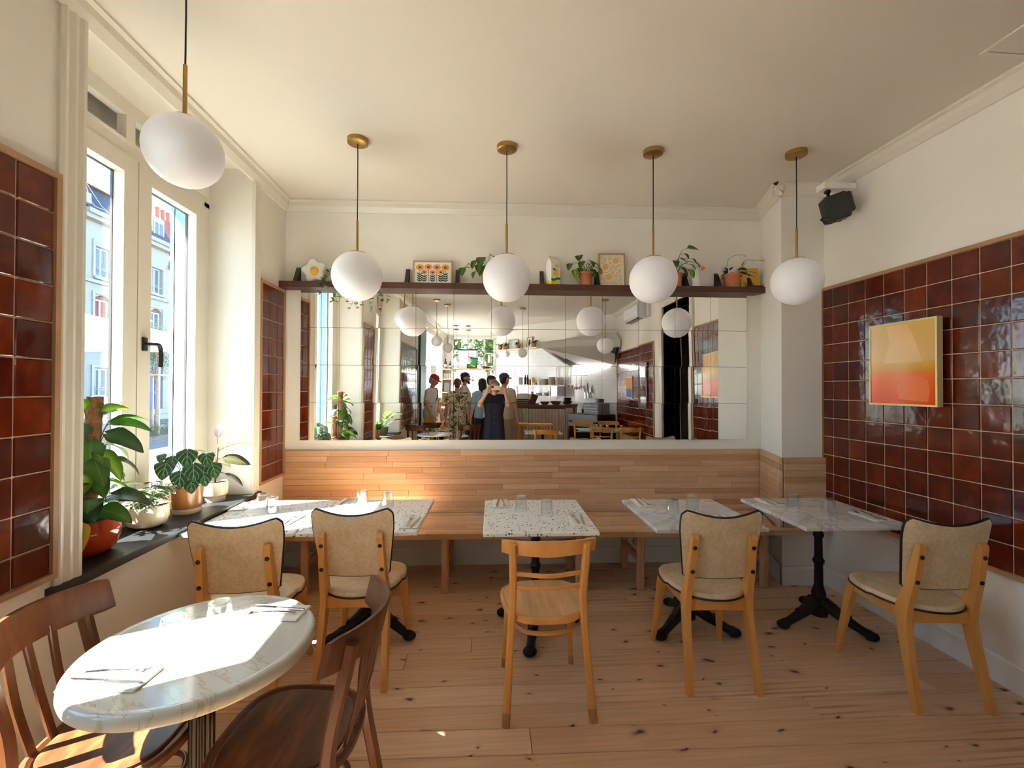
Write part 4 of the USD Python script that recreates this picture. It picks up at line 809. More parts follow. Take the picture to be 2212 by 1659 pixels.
# trailing plant behind the second lamp
tp = thing('trailing_plant', 'trailing round-leaved plant hanging from the shelf behind the lamp', 'plant', on_shelf(-1.03, .06), SK)
pot(tp, .045, .06, .10)
for s, L_, n in ((-.25, .12, 12), (-.21, .08, 10), (-.23, .03, 9), (-.10, .20, 7), (-.05, .19, 6), (.06, .22, 6), (.16, .24, 8), (.20, .14, 6), (-.17, .05, 8)):
    y0 = -.075-prn.uniform(0, .03)
    P = [(s*.15, -.02, .10), (s*.6, -.05, .12), (s, y0, .02), (s+prn.uniform(-.015, .015), y0-.005, -L_*.5), (s+prn.uniform(-.03, .03), y0, -L_)]
    C = smoothpts(P, 30); vine(tp, P, .0013)
    for k in range(n):
        q = C[int(10+19*(k+.5)/n)]; r = prn.uniform(.024, .036)
        put_leaf(tp, 'leaf_round', q, (prn.uniform(-1, 1), -.5+prn.uniform(-.5, .3), prn.uniform(-.6, .3)), prn.uniform(-.6, .6), lf=leaf(r*1.1, r, 'round', .1, .1, 5, 5))
for k in range(9):
    a = prn.uniform(0, 6.28); put_leaf(tp, 'leaf_round', (.04*math.cos(a), .04*math.sin(a), .11+prn.uniform(0, .05)), (math.cos(a), math.sin(a), .6), 0, lf=leaf(.03, .026, 'round', .1, .1, 5, 5))
for k in range(4): put_leaf(tp, 'leaf_dark', (-.06, -.01, .16), (-1+.1*k, -.2, 1.5-.5*k), 0, lf=leaf(.09, .008, 'lance', .3, .2, 5, 3))
def picture(name, label, cat, s, d, w, h, lean, m='frame_oak', fw=.012):
    t = thing(name, label, cat, on_shelf(s, d), SK, tilt=(lean, 0, 0))
    obj('frame', upright(sbox(-w/2, 0, w/2, h).difference(sbox(-w/2+fw, fw, w/2-fw, h-fw)), .018, -.0), m, t, smooth=False)
    obj('print', bx(-w/2+fw-.001, w/2-fw+.001, -.003, .008, fw-.001, h-fw+.001), 'print_paper', t, smooth=False); return t
f1 = picture('framed_print', 'framed print of orange poppies with green leaves on the shelf', 'picture', -.396, .055, .335, .208, -6)
ell = lambda x, z, a, b, r=0, n=20: Polygon([(x+a*math.cos(q)*math.cos(r)-b*math.sin(q)*math.sin(r), z+a*math.cos(q)*math.sin(r)+b*math.sin(q)*math.cos(r)) for q in np.linspace(0, 2*PI, n, endpoint=False)])
def pr(t, nm, poly, m, k=0): return obj(nm, flat(poly, .0028, .0036+.0004*k), m, t, smooth=False)
for i, (x, z, r) in enumerate([(-.108, .150, .031), (-.036, .154, .03), (.036, .152, .03), (.108, .150, .031), (-.07, .108, .023), (0, .106, .023), (.07, .108, .023)]):
    st_ = pr(f1, 'printed_stem', sbox(x-.0018, .022, x+.0018, z-r*.5), 'print_green')
    pet = Polygon([(x+r*(1.08+.06*math.cos(7*a))*math.cos(a), z+r*.86*(1+.06*math.cos(7*a))*math.sin(a)) for a in np.linspace(0, 2*PI, 50)]).buffer(0)
    fl_ = pr(f1, 'printed_flower', pet, 'print_orange', 1)
    obj('flower_heart', flat(Polygon([(x-r*.5, z+r*.22), (x-r*.25, z+r*.05), (x-r*.15, z+r*.4), (x, z+r*.1), (x+r*.15, z+r*.4), (x+r*.25, z+r*.05), (x+r*.5, z+r*.22), (x+r*.3, z-r*.3), (x-r*.3, z-r*.3)]), .0028, .0044), 'print_red', fl_, smooth=False)
    if abs(x) > .05 or z < .12:
        for j in range(4 if z > .12 else 3):
            for sg in (-1, 1): obj('printed_leaf', flat(ell(x+sg*.012, .036+.019*j, .0135, .0055, sg*.7), .0028, .0036), 'print_green', st_, smooth=False)
f2 = picture('framed_print', 'framed print of yellow abstract flowers on the shelf', 'picture', 1.152, .05, .232, .300, -5)
for x, z in ((.035, .235), (-.055, .18), (-.03, .09)): pr(f2, 'printed_flower', ro(8, .027, .006).buffer(0) and Polygon([(x+(.026+.005*math.cos(8*a))*math.cos(a), z+(.026+.005*math.cos(8*a))*math.sin(a)) for a in np.linspace(0, 2*PI, 60)]).buffer(0), 'print_yellow', 1)
qr = random.Random(2); done = []
for k in range(2500):
    x, z, a = qr.uniform(-.088, .088), qr.uniform(.028, .272), qr.uniform(0, PI)
    L_ = qr.uniform(.024, .055); lf_ = Polygon([(x+L_*(t-.5)*math.cos(a)-w*L_*24*math.sin(a), z+L_*(t-.5)*math.sin(a)+w*L_*24*math.cos(a)) for t, w in ((0, 0), (.2, .005), (.5, .0085), (.8, .0075), (1, .003), (.8, .0005), (.5, -.001), (.2, -.001))])
    if len(done) < 60 and all(lf_.distance(o_) > .0022 for o_ in done) and all(lf_.distance(Point(*q).buffer(.032)) > .001 for q in ((.035, .235), (-.055, .18), (-.03, .09))): done.append(lf_); pr(f2, 'printed_leaf', lf_, 'print_yellow')
def pothos(name, label, s, rp, spec, rng, m='leaf_pothos'):
    t = thing(name, label, 'plant', on_shelf(s, .068), SK); pot(t, .046, .064, .115)
    for dx, dz, L_, up in spec:
        base = (0.01*rng.uniform(-1, 1), .01*rng.uniform(-1, 1), .11); tip = (dx, -.03+rng.uniform(-.05, .02), .11+dz)
        mid = (dx*.5, -.01, .11+max(dz, 0)*.75+.03); vine(t, [base, mid, tip], .002)
        put_leaf(t, m if rng.random() < .7 else 'leaf_pothos_light', tip, (math.copysign(.35, dx)+rng.uniform(-.35, .35), -.42, -.6+up), rng.uniform(-.3, .3), lf=leaf(L_*1.3, L_*1.0, 'heart', .35, .25, 9, 7))
    return t
pothos('potted_pothos', 'pothos in a terracotta pot behind the middle lamp, leaves to its left', .075, 0, [(-.10, .09, .075, 0), (-.05, .10, .085, .2), (-.16, .05, .06, .1), (-.21, .01, .06, -.2), (-.11, -.02, .05, -.4), (-.03, .03, .08, -.2), (.04, .09, .07, .2), (.07, .05, .07, 0), (-.07, .05, .075, 0), (.02, .12, .06, .3)], random.Random(1))
pothos('potted_pothos', 'bushy pothos in a terracotta pot between the lemon carton and the yellow print', .915, 0, [(-.07, .13, .07, .3), (-.14, .07, .055, 0), (-.10, .02, .055, -.3), (-.04, .08, .065, 0), (.03, .10, .07, .2), (.075, .075, .06, 0), (.10, .04, .055, -.2), (-.02, -.0, .075, -.3), (-.075, -.02, .045, -.4), (.045, .03, .07, -.1), (.01, .06, .06, 0), (-.05, .04, .055, .1)], random.Random(2))
pothos('potted_pothos', 'climbing heart-leaved pothos between the third lamp and the goose vase', 1.70, 0, [(.09, .215, .075, .5), (.02, .12, .06, .2), (.13, .13, .05, .1), (.17, .10, .05, -.2), (.04, .06, .085, -.1), (.10, .03, .07, -.1), (-.03, .10, .06, .2), (.06, .17, .055, .2), (.12, .08, .055, .0)], random.Random(3))
lc = thing('lemon_carton_vase', 'white milk-carton shaped vase with a lemon and green wave', 'vase', on_shelf(.632, .075), SK+24)
w = .044
obj('carton', trimesh.Trimesh([(x, y, z) for z in (0, .185) for x, y in ((-w, -w), (w, -w), (w, w), (-w, w))]+[(-w, -.003, .232), (w, -.003, .232), (-w, .003, .232), (w, .003, .232)], process=False).convex_hull, 'ceramic_white', lc, smooth=False)
obj('gable_fin', bx(-w, w, -.003, .003, .226, .25), 'ceramic_white', lc, smooth=False)
cp = lambda poly, d=.0012: upright(poly, d, -w-d/2+.0003)
obj('yellow_band', [bx(-w-.0008, w+.0008, -w-.0008, w+.0008, .0, .032)], 'lemon_yellow', lc, smooth=False)
obj('green_wave', cp(Polygon([(x, .036+.008*math.sin(x*60)) for x in np.linspace(-w, w, 16)]+[(x, .056+.008*math.sin(x*60)) for x in np.linspace(w, -w, 16)])), 'carton_green', lc, smooth=False)
obj('green_wave', T(cp(Polygon([(x, .042+.006*math.sin(x*60+2)) for x in np.linspace(-w, w, 16)]+[(x, .060+.006*math.sin(x*60+2)) for x in np.linspace(w, -w, 16)])), rz=90), 'carton_green', lc, smooth=False)
obj('lemon', cp(ell(.002, .10, .030, .022, .5)), 'lemon_yellow', lc, smooth=False); obj('lemon', cp(ell(.012, .158, .02, .014, .2)), 'lemon_yellow', lc, smooth=False); obj('lemon_leaf', cp(ell(-.014, .127, .018, .008, -.4), .0018), 'carton_green', lc, smooth=False)
gs = thing('goose_vase', 'white ceramic goose-head vase with orange beak on the shelf', 'vase', on_shelf(1.887, .065), SK)
obj('neck', lathe([(0, 0), (.040, 0), (.042, .01), (.038, .09), (.034, .14), (.034, .165), (.030, .185), (.018, .197), (0, .2)], 28), 'ceramic_white', gs, smooth=60)
hd = hulls([(((0, 0, .165), .034), ((.018, -.004, .170), .027))]); obj('head', soften(hd, .008, 4), 'ceramic_white', gs, smooth=True)
bk = hulls([(((.036, -.006, .172), .016), ((.062, -.012, .168), .010)), (((.036, -.006, .163), .013), ((.056, -.012, .158), .007))]); obj('beak', soften(bk, .005, 3), 'beak_orange', gs, smooth=True)
obj('eye', ball(.004, (.022, -.031, .182)), 'ink_dark', gs)
hy = thing('potted_hoya', 'long-leaved hoya with bare curling shoots in a terracotta pot, right end of the shelf', 'plant', on_shelf(2.205, .066), SK); pot(hy, .055, .078, .118)
for k in range(22):
    a = prn.uniform(0, 6.28); x, y = .05*math.cos(a), .03*math.sin(a)-.02
    put_leaf(hy, 'leaf_dark', (x, y, .115+prn.uniform(0, .05)), (math.cos(a)+.2, -.45+.25*math.sin(a), prn.uniform(-.2, .5)), prn.uniform(-.5, .5), lf=leaf(prn.uniform(.06, .10), .026, 'lance', .6, .2, 7, 5))
for P in ([(-.05, 0, .12), (-.05, -.01, .2), (-.03, -.02, .26), (.05, -.03, .285), (.10, -.03, .275), (.095, -.03, .262)], [(.04, 0, .13), (.06, -.02, .17), (.10, -.03, .235), (.15, -.04, .235), (.22, -.05, .232), (.28, -.05, .23)], [(.05, 0, .13), (.09, -.02, .19), (.11, -.03, .225)], [(-.04, 0, .13), (-.08, -.02, .12), (-.12, -.03, .05), (-.13, -.03, .01), (-.11, -.04, .005)]): vine(hy, P, .0017, 'stem_brown')
for b, d_, L_ in (((.10, -.03, .235), (-1, -.3, -.8), .07), ((.16, -.04, .235), (.5, -.2, -1), .05), ((-.04, -.02, .25), (-1, -.3, -.4), .03), ((-.12, -.03, .05), (-.6, -.4, -.6), .05), ((.09, -.02, .13), (1, -.3, .3), .12), ((.10, -.02, .12), (1, -.4, -.1), .11)): put_leaf(hy, 'leaf_dark', b, d_, .2, lf=leaf(L_, L_*.26, 'lance', .6, .2, 7, 5))
cd = thing('yellow_card', 'yellow printed card with a pale round motif leaning at the right end of the shelf', 'card', on_shelf(2.385, .05, SZ+.018), SK, tilt=(-10, 0, 0))
obj('card', T(bx(-.085, .085, -.002, .002, 0, .17), ry=-3), 'card_yellow', cd, smooth=False)
obj('motif', flat(ell(-.005, .105, .026, .026), .001, .003), 'lilac', cd, smooth=False); obj('motif_heart', flat(Polygon([(-.005, .094), (.004, .105), (.001, .112), (-.005, .108), (-.011, .112), (-.014, .105)]), .001, .0036), 'ink_dark', cd, smooth=False)
o = obj('printed_line', [flat(sbox(-.065+.014*i, .03-.016*j, -.056+.014*i, .038-.016*j), .001, .0028) for i in range(9-j) for j in range(2)], 'ink_dark', cd, smooth=False); o.SetCustomDataByKey('kind', 'stuff')
bk_ = obj('black_book', T(bx(-.07, .07, -.045, .045, 0, .016, .001), (0, 0, 0), rz=0), 'piping', smooth=False); tag(bk_, 'small black book lying under the yellow card', 'book'); place(bk_, on_shelf(2.39, .064, SZ), SK)
# ---------------------------------------------------------------- painting, loudspeaker, ceiling hatch
pa = thing('framed_painting', 'orange and peach abstract painting in a thin gold frame on the tiled right wall', 'painting')
n_ = {'g': ('geometry', {}), 's': ('separate_xyz', {}), 'mr': ('map_range', {'from_min': 1.43, 'from_max': 1.92}), 'r': ('rgb_ramp', {'ramp': [(0, c(238, 84, 8)), (.30, c(246, 112, 26)), (.38, c(240, 130, 40)), (.44, c(224, 164, 60)), (.52, c(234, 178, 84)), (.54, c(236, 188, 118)), (.85, c(232, 184, 108)), (1, c(230, 188, 96))]}), 'p': ('principled_bsdf', {'roughness': .12, 'specular_ior_level': .25})}
MATS['painting'] = usdkit.material(stage, '/World/Looks/painting', n_, [('g.position', 's.vector'), ('s.z', 'mr.value'), ('mr.result', 'r.fac'), ('r.color', 'p.base_color')], surface='p.BSDF')
mat('gold_frame', c(222, 200, 140), .35, .3); mat('paint_peach', c(242, 196, 134), .15, spec=.25); mat('paint_coral', c(248, 126, 66), .15, spec=.25)
Y0, Y1, Z0, Z1 = 2.325, 2.765, 1.414, 1.935; fw = .011
m = extrude(sbox(Y0, Z0, Y1, Z1).difference(sbox(Y0+fw, Z0+fw, Y1-fw, Z1-fw)), .036); m.apply_transform(np.array([[0, 0, 1, 2.60], [1, 0, 0, 0], [0, 1, 0, 0], [0, 0, 0, 1.]])); obj('frame', m, 'gold_frame', pa, smooth=False)
obj('canvas', bx(2.604, 2.634, Y0+fw-.001, Y1-fw+.001, Z0+fw-.001, Z1-fw+.001), 'painting', pa, smooth=False)
obj('wall_spacer', [bx(2.634, 2.676, Y0+.05, Y1-.05, Z0+.05, Z1-.05)], 'frame_oak', pa, smooth=False)
cv = lambda P: T(extrude(Polygon(P), .0006), s=None).apply_transform(np.array([[0, 0, 1, 2.6033], [1, 0, 0, 0], [0, 1, 0, 0], [0, 0, 0, 1.]]))
obj('painted_shape', cv([(2.66, 1.68), (2.62, 1.80), (2.64, 1.915), (2.50, 1.915), (2.47, 1.85), (2.43, 1.75), (2.41, 1.68)]), 'paint_peach', pa, smooth=False)
obj('painted_shape', cv([(2.56, 1.455), (2.57, 1.54), (2.54, 1.585), (2.44, 1.60), (2.38, 1.57), (2.37, 1.50), (2.38, 1.44)]), 'paint_coral', pa, smooth=False)
sp = thing('loudspeaker', 'black loudspeaker hanging under the ceiling in the right corner above the tiles', 'loudspeaker', (2.515, 2.95, 2.80), 0, scale=.86)
obj('cabinet', T(bx(-.075, .085, -.085, .085, -.105, .10, .012), rx=8, ry=-14, rz=-28), 'black_metal', sp, smooth=30)
obj('rear_housing', T(bx(.05, .125, -.06, .06, -.07, .09, .012), rx=8, ry=-14, rz=-28), 'black_metal', sp, smooth=30)
obj('grille', T(bx(-.079, -.074, -.07, .07, -.09, .085, .002), rx=8, ry=-14, rz=-28), 'cord_black', sp, smooth=False)
obj('ball_joint', [tube([(-.02, .03, .09), (-.02, .05, .17)], .012, 8), ball(.025, (-.02, .045, .155), (1, 1, .7))], 'black_metal', sp)
obj('mount_plate', bx(-.08, .20, .0, .10, .17, .225, .006), 'white_paint', sp, smooth=False)
for k in range(3): obj('cable_loop', tube([(-.09-.045*math.cos(a)+.01*k, -.02-.05*k*math.sin(a)*.3, -.105+.016*math.sin(a+.5*k)-.004*k) for a in np.linspace(0, 2*PI, 24, endpoint=False)], .0035, 5, closed=True), 'cord_black', sp)
obj('cable', tube(smoothpts([(-.05, -.02, -.11), (.0, -.02, -.118), (.06, 0, -.1), (.09, .02, -.07)], 10), .0035, 5), 'cord_black', sp)
ht = thing('ceiling_hatch', None, None, kind='structure')
struct('hatch_frame', extrude(sbox(2.35, 1.55, 2.62, 1.90).difference(sbox(2.368, 1.568, 2.602, 1.882)), .008, ZC-.007), 'frame_white', ht); struct('hatch_panel', bx(2.372, 2.598, 1.572, 1.878, ZC-.004, ZC+.01), 'ceiling_paint', ht)
# ---------------------------------------------------------------- plants on the window sill
SL = .745; RV = np.array([.87, .5, 0.])          # roughly the way across the sill
mat('glaze_red', c(196, 60, 20), .12, coat=.4, vary=((5, 5, 5), .25)); mat('glaze_brown', c(168, 108, 56), .2, vary=((6, 6, 2), .15)); mat('coir', c(150, 104, 66), .95, bump=((80, 80, 80), 1., .012), vary=((50, 50, 30), .35)); mat('glaze_cream', c(226, 206, 176), .2, vary=((6, 6, 6), .06))
pp = thing('pothos_on_coir_pole', 'large pothos climbing a coir pole in a glossy red pot on the left window sill', 'plant', (-1.805, 2.20, SL))
obj('pot', lathe([(0, 0), (.07, 0), (.098, .03), (.115, .08), (.113, .12), (.100, .155), (.098, .165), (.103, .178), (.098, .182), (.09, .176), (.09, .15), (0, .15)], 40), 'glaze_red', pp, smooth=60); obj('pot_rim', lathe([(.0985, .160), (.105, .165), (.1055, .178), (.099, .186), (.088, .184), (.086, .16)], 40), 'earth', pp, smooth=60)
obj('soil', lathe([(0, .16), (.09, .158), (.09, .15), (0, .15)], 20), 'earth', pp)
def coir(P, r): 
    m = tube(smoothpts(P, 30), r, 16); m = m.subdivide_to_size(.012); m.merge_vertices(); nz = meshkit.fbm(m.vertices*60, 3)-.5; m.vertices += m.vertex_normals*(nz*.012)[:, None]; return m
obj('coir_pole', coir([(.0, -.01, .15), (.005, 0, .45), (.012, .01, .725)], .031), 'coir', pp, smooth=True); obj('coir_pole', coir([(-.045, .015, .15), (-.05, .02, .3), (-.05, .02, .42)], .028), 'coir', pp, smooth=True)
frn = random.Random(14)
for p, d_, L_, roll, m in [((.07, .03, .60), (.9, .4, .05), .16, .35, 'leaf_pothos'), ((.05, .0, .66), (.5, .7, .3), .10, -.8, 'leaf_pothos_light'), ((.06, .02, .55), (.9, .35, -.35), .17, .6, 'leaf_dark'), ((.03, -.03, .52), (.2, -.3, -.8), .15, 0, 'leaf_pothos'), ((.05, -.03, .47), (.75, .1, -.5), .17, .2, 'leaf_pothos_light'), ((.02, .0, .64), (-.3, .5, .35), .13, .3, 'leaf_pothos_light'), ((-.02, .02, .63), (-.7, .1, .1), .13, -.4, 'leaf_pothos'), ((-.03, -.03, .57), (-.4, -.6, -.4), .14, .4, 'leaf_dark'), ((.0, -.05, .60), (.25, -.6, -.5), .13, -.2, 'leaf_dark'), ((-.02, .03, .50), (-.3, .8, -.3), .13, 0, 'leaf_pothos'), ((.04, .05, .50), (.4, .8, -.4), .13, .2, 'leaf_pothos'),
        ((.08, -.01, .24), (.95, .35, .15), .19, .1, 'leaf_pothos'), ((.09, .05, .25), (.75, .6, .1), .17, -.3, 'leaf_pothos_light'), ((.08, -.04, .21), (.8, -.1, -.1), .15, .5, 'leaf_pothos'), ((.06, .06, .29), (.5, .7, .25), .13, 0, 'leaf_pothos_light'), ((.05, -.07, .235), (.5, -.5, .0), .15, .2, 'leaf_dark'), ((-.01, -.08, .25), (.1, -.8, .0), .14, -.2, 'leaf_pothos'), ((-.06, -.05, .25), (-.5, -.6, .1), .13, .2, 'leaf_pothos'), ((.03, -.105, .165), (.30, -.42, -.95), .155, .1, 'leaf_yellow'), ((-.02, -.10, .17), (-.1, -.5, -.8), .13, 0, 'leaf_dark'), ((.02, -.07, .30), (.2, -.5, .5), .12, .3, 'leaf_dark'), ((-.05, .05, .33), (-.4, .6, .3), .13, .2, 'leaf_pothos'), ((.05, .0, .40), (.9, .2, -.25), .12, -.2, 'leaf_pothos_light'), ((.04, -.02, .36), (.6, -.3, -.5), .12, .2, 'leaf_pothos'), ((.02, .05, .38), (.3, .8, -.2), .12, 0, 'leaf_dark'), ((.05, .03, .33), (.85, .5, -.3), .12, 0, 'leaf_pothos_light'), ((.06, -.05, .44), (.6, -.4, -.6), .14, .3, 'leaf_pothos'), ((-.02, -.06, .42), (-.1, -.6, -.7), .14, .1, 'leaf_pothos'), ((.07, .05, .43), (.8, .5, -.4), .13, .1, 'leaf_dark'), ((.02, -.06, .37), (.3, -.6, -.5), .13, -.2, 'leaf_pothos_light'), ((-.04, -.05, .33), (-.3, -.6, -.5), .14, 0, 'leaf_pothos'), ((.10, .0, .27), (.9, .1, .0), .16, .3, 'leaf_dark'), ((.08, .07, .22), (.7, .7, -.1), .15, 0, 'leaf_pothos'), ((.06, -.08, .27), (.6, -.6, .1), .15, -.3, 'leaf_pothos'), ((.0, -.04, .67), (.1, -.4, .5), .11, .2, 'leaf_pothos_light'), ((.07, .05, .62), (.8, .6, .2), .14, -.2, 'leaf_pothos')]:
    put_leaf(pp, m, p, d_, roll, lf=leaf(L_, L_*.68, 'heart', .55, .22, 11, 7, wave=.02)); b = np.array(p)
    vine(pp, [(b[0]*.3, b[1]*.3, max(.16, b[2]-.12)), b*np.array([.7, .7, 1])-[0, 0, .02], b], .0024)
tr = thing('potted_tradescantia', 'white-striped trailing tradescantia in a low cream bowl on the sill', 'plant', (-1.83, 2.60, SL))
obj('bowl', lathe([(0, 0), (.06, 0), (.088, .018), (.098, .05), (.099, .09), (.097, .118), (.092, .120), (.090, .10), (0, .10)], 40), 'glaze_cream', tr, smooth=50); obj('soil', lathe([(0, .108), (.09, .106), (.09, .1), (0, .1)], 16), 'earth', tr)
for k in range(24):
    a = frn.uniform(-2.6, 2.2); R2 = frn.uniform(.05, .16); up_ = frn.uniform(.02, .12) if R2 < .12 else frn.uniform(-.03, .03)
    e = np.array([R2*math.cos(a)*.9, R2*math.sin(a)*1.25, .115+up_]); P = [(.04*math.cos(a), .04*math.sin(a), .105), (.6*e[0], .6*e[1], .15+max(0, up_)*.6), e]; C = smoothpts(P, 14); vine(tr, P, .0018, 'stem_brown')
    for j in range(6):
        q = C[3+2*j-(j > 4)]; b = a+(1.1 if j % 2 else -1.1)+frn.uniform(-.4, .4)
        if q[0] < -.1: continue
        put_leaf(tr, 'leaf_striped', q, (math.cos(b), math.sin(b), frn.uniform(-.3, .5)), frn.uniform(-.5, .5), lf=leaf(frn.uniform(.045, .065), .024, 'oval', .5, .35, 5, 5))
an = thing('potted_anthurium', 'dark heart-leaved anthurium with pale veins in a brown pot with cream foot', 'plant', (-1.80, 2.885, SL))
obj('pot', lathe([(0, .03), (.076, .03), (.082, .10), (.088, .165), (.082, .167), (.078, .14), (0, .14)], 36), 'glaze_brown', an, smooth=40); obj('pot_foot', lathe([(0, 0), (.074, 0), (.0765, .03), (.0, .03)], 36), 'glaze_cream', an, smooth=40); obj('soil', lathe([(0, .152), (.078, .15), (.078, .14), (0, .14)], 16), 'earth', an)
for dx, dz, L_, fwd, roll in [(.0, .235, .115, -.1, 0), (.09, .21, .095, .0, .3), (-.10, .17, .11, -.1, -.2), (.03, .15, .115, -.35, .1), (.125, .14, .10, -.1, .3), (-.03, .11, .11, -.4, -.1), (.02, .07, .10, -.5, .1), (.08, .10, .10, -.3, .2), (-.12, .22, .06, .2, 0), (-.07, .20, .08, .1, 0)]:
    tip = RV*dx+np.array([.5, -.87, 0])*(.03-fwd*.08)+np.array([0, 0, .15+dz]); vine(an, [(0, 0, .15), tuple(tip*[.5, .5, 1]-[0, 0, .03]), tuple(tip)], .0024)
    d_ = np.array([.45, -.8, 0])*.6+np.array([0, 0, -.8])+RV*dx*2; put_leaf(an, 'leaf_veined', tip, d_, roll, lf=leaf(L_, L_*.98, 'heart', .35, .12, 11, 9))
rb = thing('rubber_plant', 'young rubber plant with few dark leaves in a cream stoneware pot on the sill', 'plant', (-1.795, 3.165, SL))
obj('pot', lathe([(0, .035), (.066, .035), (.077, .045), (.079, .128), (.074, .130), (.071, .11), (0, .11)], 36), 'glaze_cream', rb, smooth=40); obj('pot_foot', lathe([(0, 0), (.062, 0), (.065, .032), (.06, .035), (0, .035)], 36), 'glaze_cream', rb, smooth=40); obj('soil', lathe([(0, .122), (.071, .12), (.071, .11), (0, .11)], 16), 'earth', rb)
obj('trunk', tube([(0, 0, .12), (.006, .003, .24), (.012, .006, .36)], .0062, 8), 'stem_brown', rb)
VW = np.array([.5, -.87, 0.])
for z, d_, L_, m, roll, st_ in [(.385, RV*.12+np.array([0, 0, 1])+VW*.1, .135, 'leaf_rubber_red', 1.45, .03), (.30, -RV+np.array([0, 0, .38]), .20, 'leaf_rubber', 0.05, .06), (.33, RV+np.array([0, 0, .35]), .17, 'leaf_lily', .0, .07), (.28, RV+np.array([0, 0, -.12])+VW*.35, .185, 'leaf_rubber', .75, .03), (.19, RV*.75+np.array([0, 0, -.35])+VW*.2, .15, 'leaf_rubber', .2, .05), (.25, RV*.6+VW*.8, .10, 'leaf_rubber', .1, .03), (.20, -RV*.5+VW*.3, .08, 'leaf_dark', 0, .03)]:
    d_ = d_/np.linalg.norm(d_); b0 = np.array([.008, .004, z]); b1 = b0+d_*st_+np.array([0, 0, .01]); vine(rb, [b0, (b0+b1)/2+[0, 0, .005], b1], .0026, 'stem_brown'); put_leaf(rb, m, b1, d_, roll, lf=leaf(L_, L_*.46 if roll < 1.4 else L_*.58, 'oval', .45, .18, 11, 7))
# ---------------------------------------------------------------- the rest of the room, seen in the mirror
CP, BP, AP = (-.05, -5.0), (1.765, -3.2), (2.69, -2.15)
def line_frame(p, q): return (p[0], p[1], 0), math.degrees(math.atan2(q[1]-p[1], q[0]-p[0])), math.hypot(q[0]-p[0], q[1]-p[1])
def brick_white(name, colr, mort, w, h_, shift=.5):
    n = {'tc': ('texture_coordinate', {}), 's': ('separate_xyz', {}), 'cb': ('combine_xyz', {}), 'b': ('brick_texture', {'offset': shift, 'scale': 1., 'brick_width': w, 'row_height': h_, 'mortar_size': .002, 'color1': colr, 'color2': sc(colr, .94), 'mortar': mort, 'mortar_smooth': .3}), 'p': ('principled_bsdf', {'roughness': .15})}
    MATS[name] = usdkit.material(stage, '/World/Looks/'+name, n, [('tc.object', 's.vector'), ('s.x', 'cb.x'), ('s.z', 'cb.y'), ('cb.vector', 'b.vector'), ('b.color', 'p.base_color')], surface='p.BSDF')
brick_white('white_tiles', c(232, 232, 232), c(196, 194, 190), .1, .1, 0.)
for nm, p, q in (('wall_kitchen', CP, BP), ('wall_kitchen_side', BP, AP)):
    l, a, L = line_frame(p, q); o = sthing(nm); place(o, l, a)
    struct('tiled_face', bx(-.0, L, -.06, 0, 0, 2.52), 'white_tiles', o); struct('plaster', bx(0, L, -.06, -.004, 2.52, 3.12), 'wall_paint', o)
mat('steel_brushed', c(196, 198, 200), .35, .9); mat('hood_white', c(240, 238, 233), .35); mat('filter_grey', c(110, 108, 106), .45, .6); mat('filter_dark', c(62, 60, 60), .5, .5)
mat('counter_wood', c(92, 52, 36), .35, vary=((3, 30, 30), .3)); mat('corrugated', c(222, 218, 210), .28, .95, vary=((5, 5, 1.2), .2)); mat('enamel_blue', c(160, 174, 198), .25); mat('black_enamel', c(24, 24, 26), .3); mat('rack_white', c(222, 224, 232), .35)
ho = thing('extractor_hood', 'large steel canopy hood over the kitchen range', 'extractor hood')
P1, P2 = (.986, -2.0), (2.66, -1.72); zf, zb_ = 2.40, 2.0
lip = [(*P1, zf), (*P2, zf+.03), (*P1, zf+.13), (*P2, zf+.16), (1.79, -3.16, zb_+.02), (2.66, -2.2, zb_+.04), (1.75, -3.18, 2.72), (2.66, -2.15, 2.75), (1.2, -2.2, zf+.16), (2.66, -1.9, zf+.2)]
obj('canopy', trimesh.Trimesh(lip, process=False).convex_hull, 'hood_white', ho, smooth=False)
def bil(u, v, off=-.012): 
    A_, B_, C_, D_ = np.array([*P1, zf]), np.array([*P2, zf+.03]), np.array([2.66, -2.2, zb_+.04]), np.array([1.79, -3.16, zb_+.02])
    p = (A_*(1-u)+B_*u)*(1-v)+(D_*(1-u)+C_*u)*v; return p+np.array([0, 0, off])
for k in range(4):
    u0, u1 = .05+.235*k, .05+.235*k+.20
    for a, b, mm, nm in ((u0, u1, 'filter_grey', 'filter'), (u1, u1+.035, 'filter_dark', 'filter_joint')):
        if b > 1: continue
        q = [bil(a, .08), bil(b, .08), bil(b, .90), bil(a, .90)]; obj(nm, trimesh.Trimesh(q+[x+np.array([0, 0, .03]) for x in q], process=False).convex_hull, mm, ho, smooth=False)
mat('hood_lamp', (1, 1, 1), .5, emission_color=(1., .95, .88), emission_strength=5.)
q = [bil(.12, .93, -.02), bil(.9, .93, -.02), bil(.9, .985, -.02), bil(.12, .985, -.02)]; obj('strip_lamp', trimesh.Trimesh(q+[x+np.array([0, 0, .02]) for x in q], process=False).convex_hull, 'hood_lamp', ho, smooth=False)
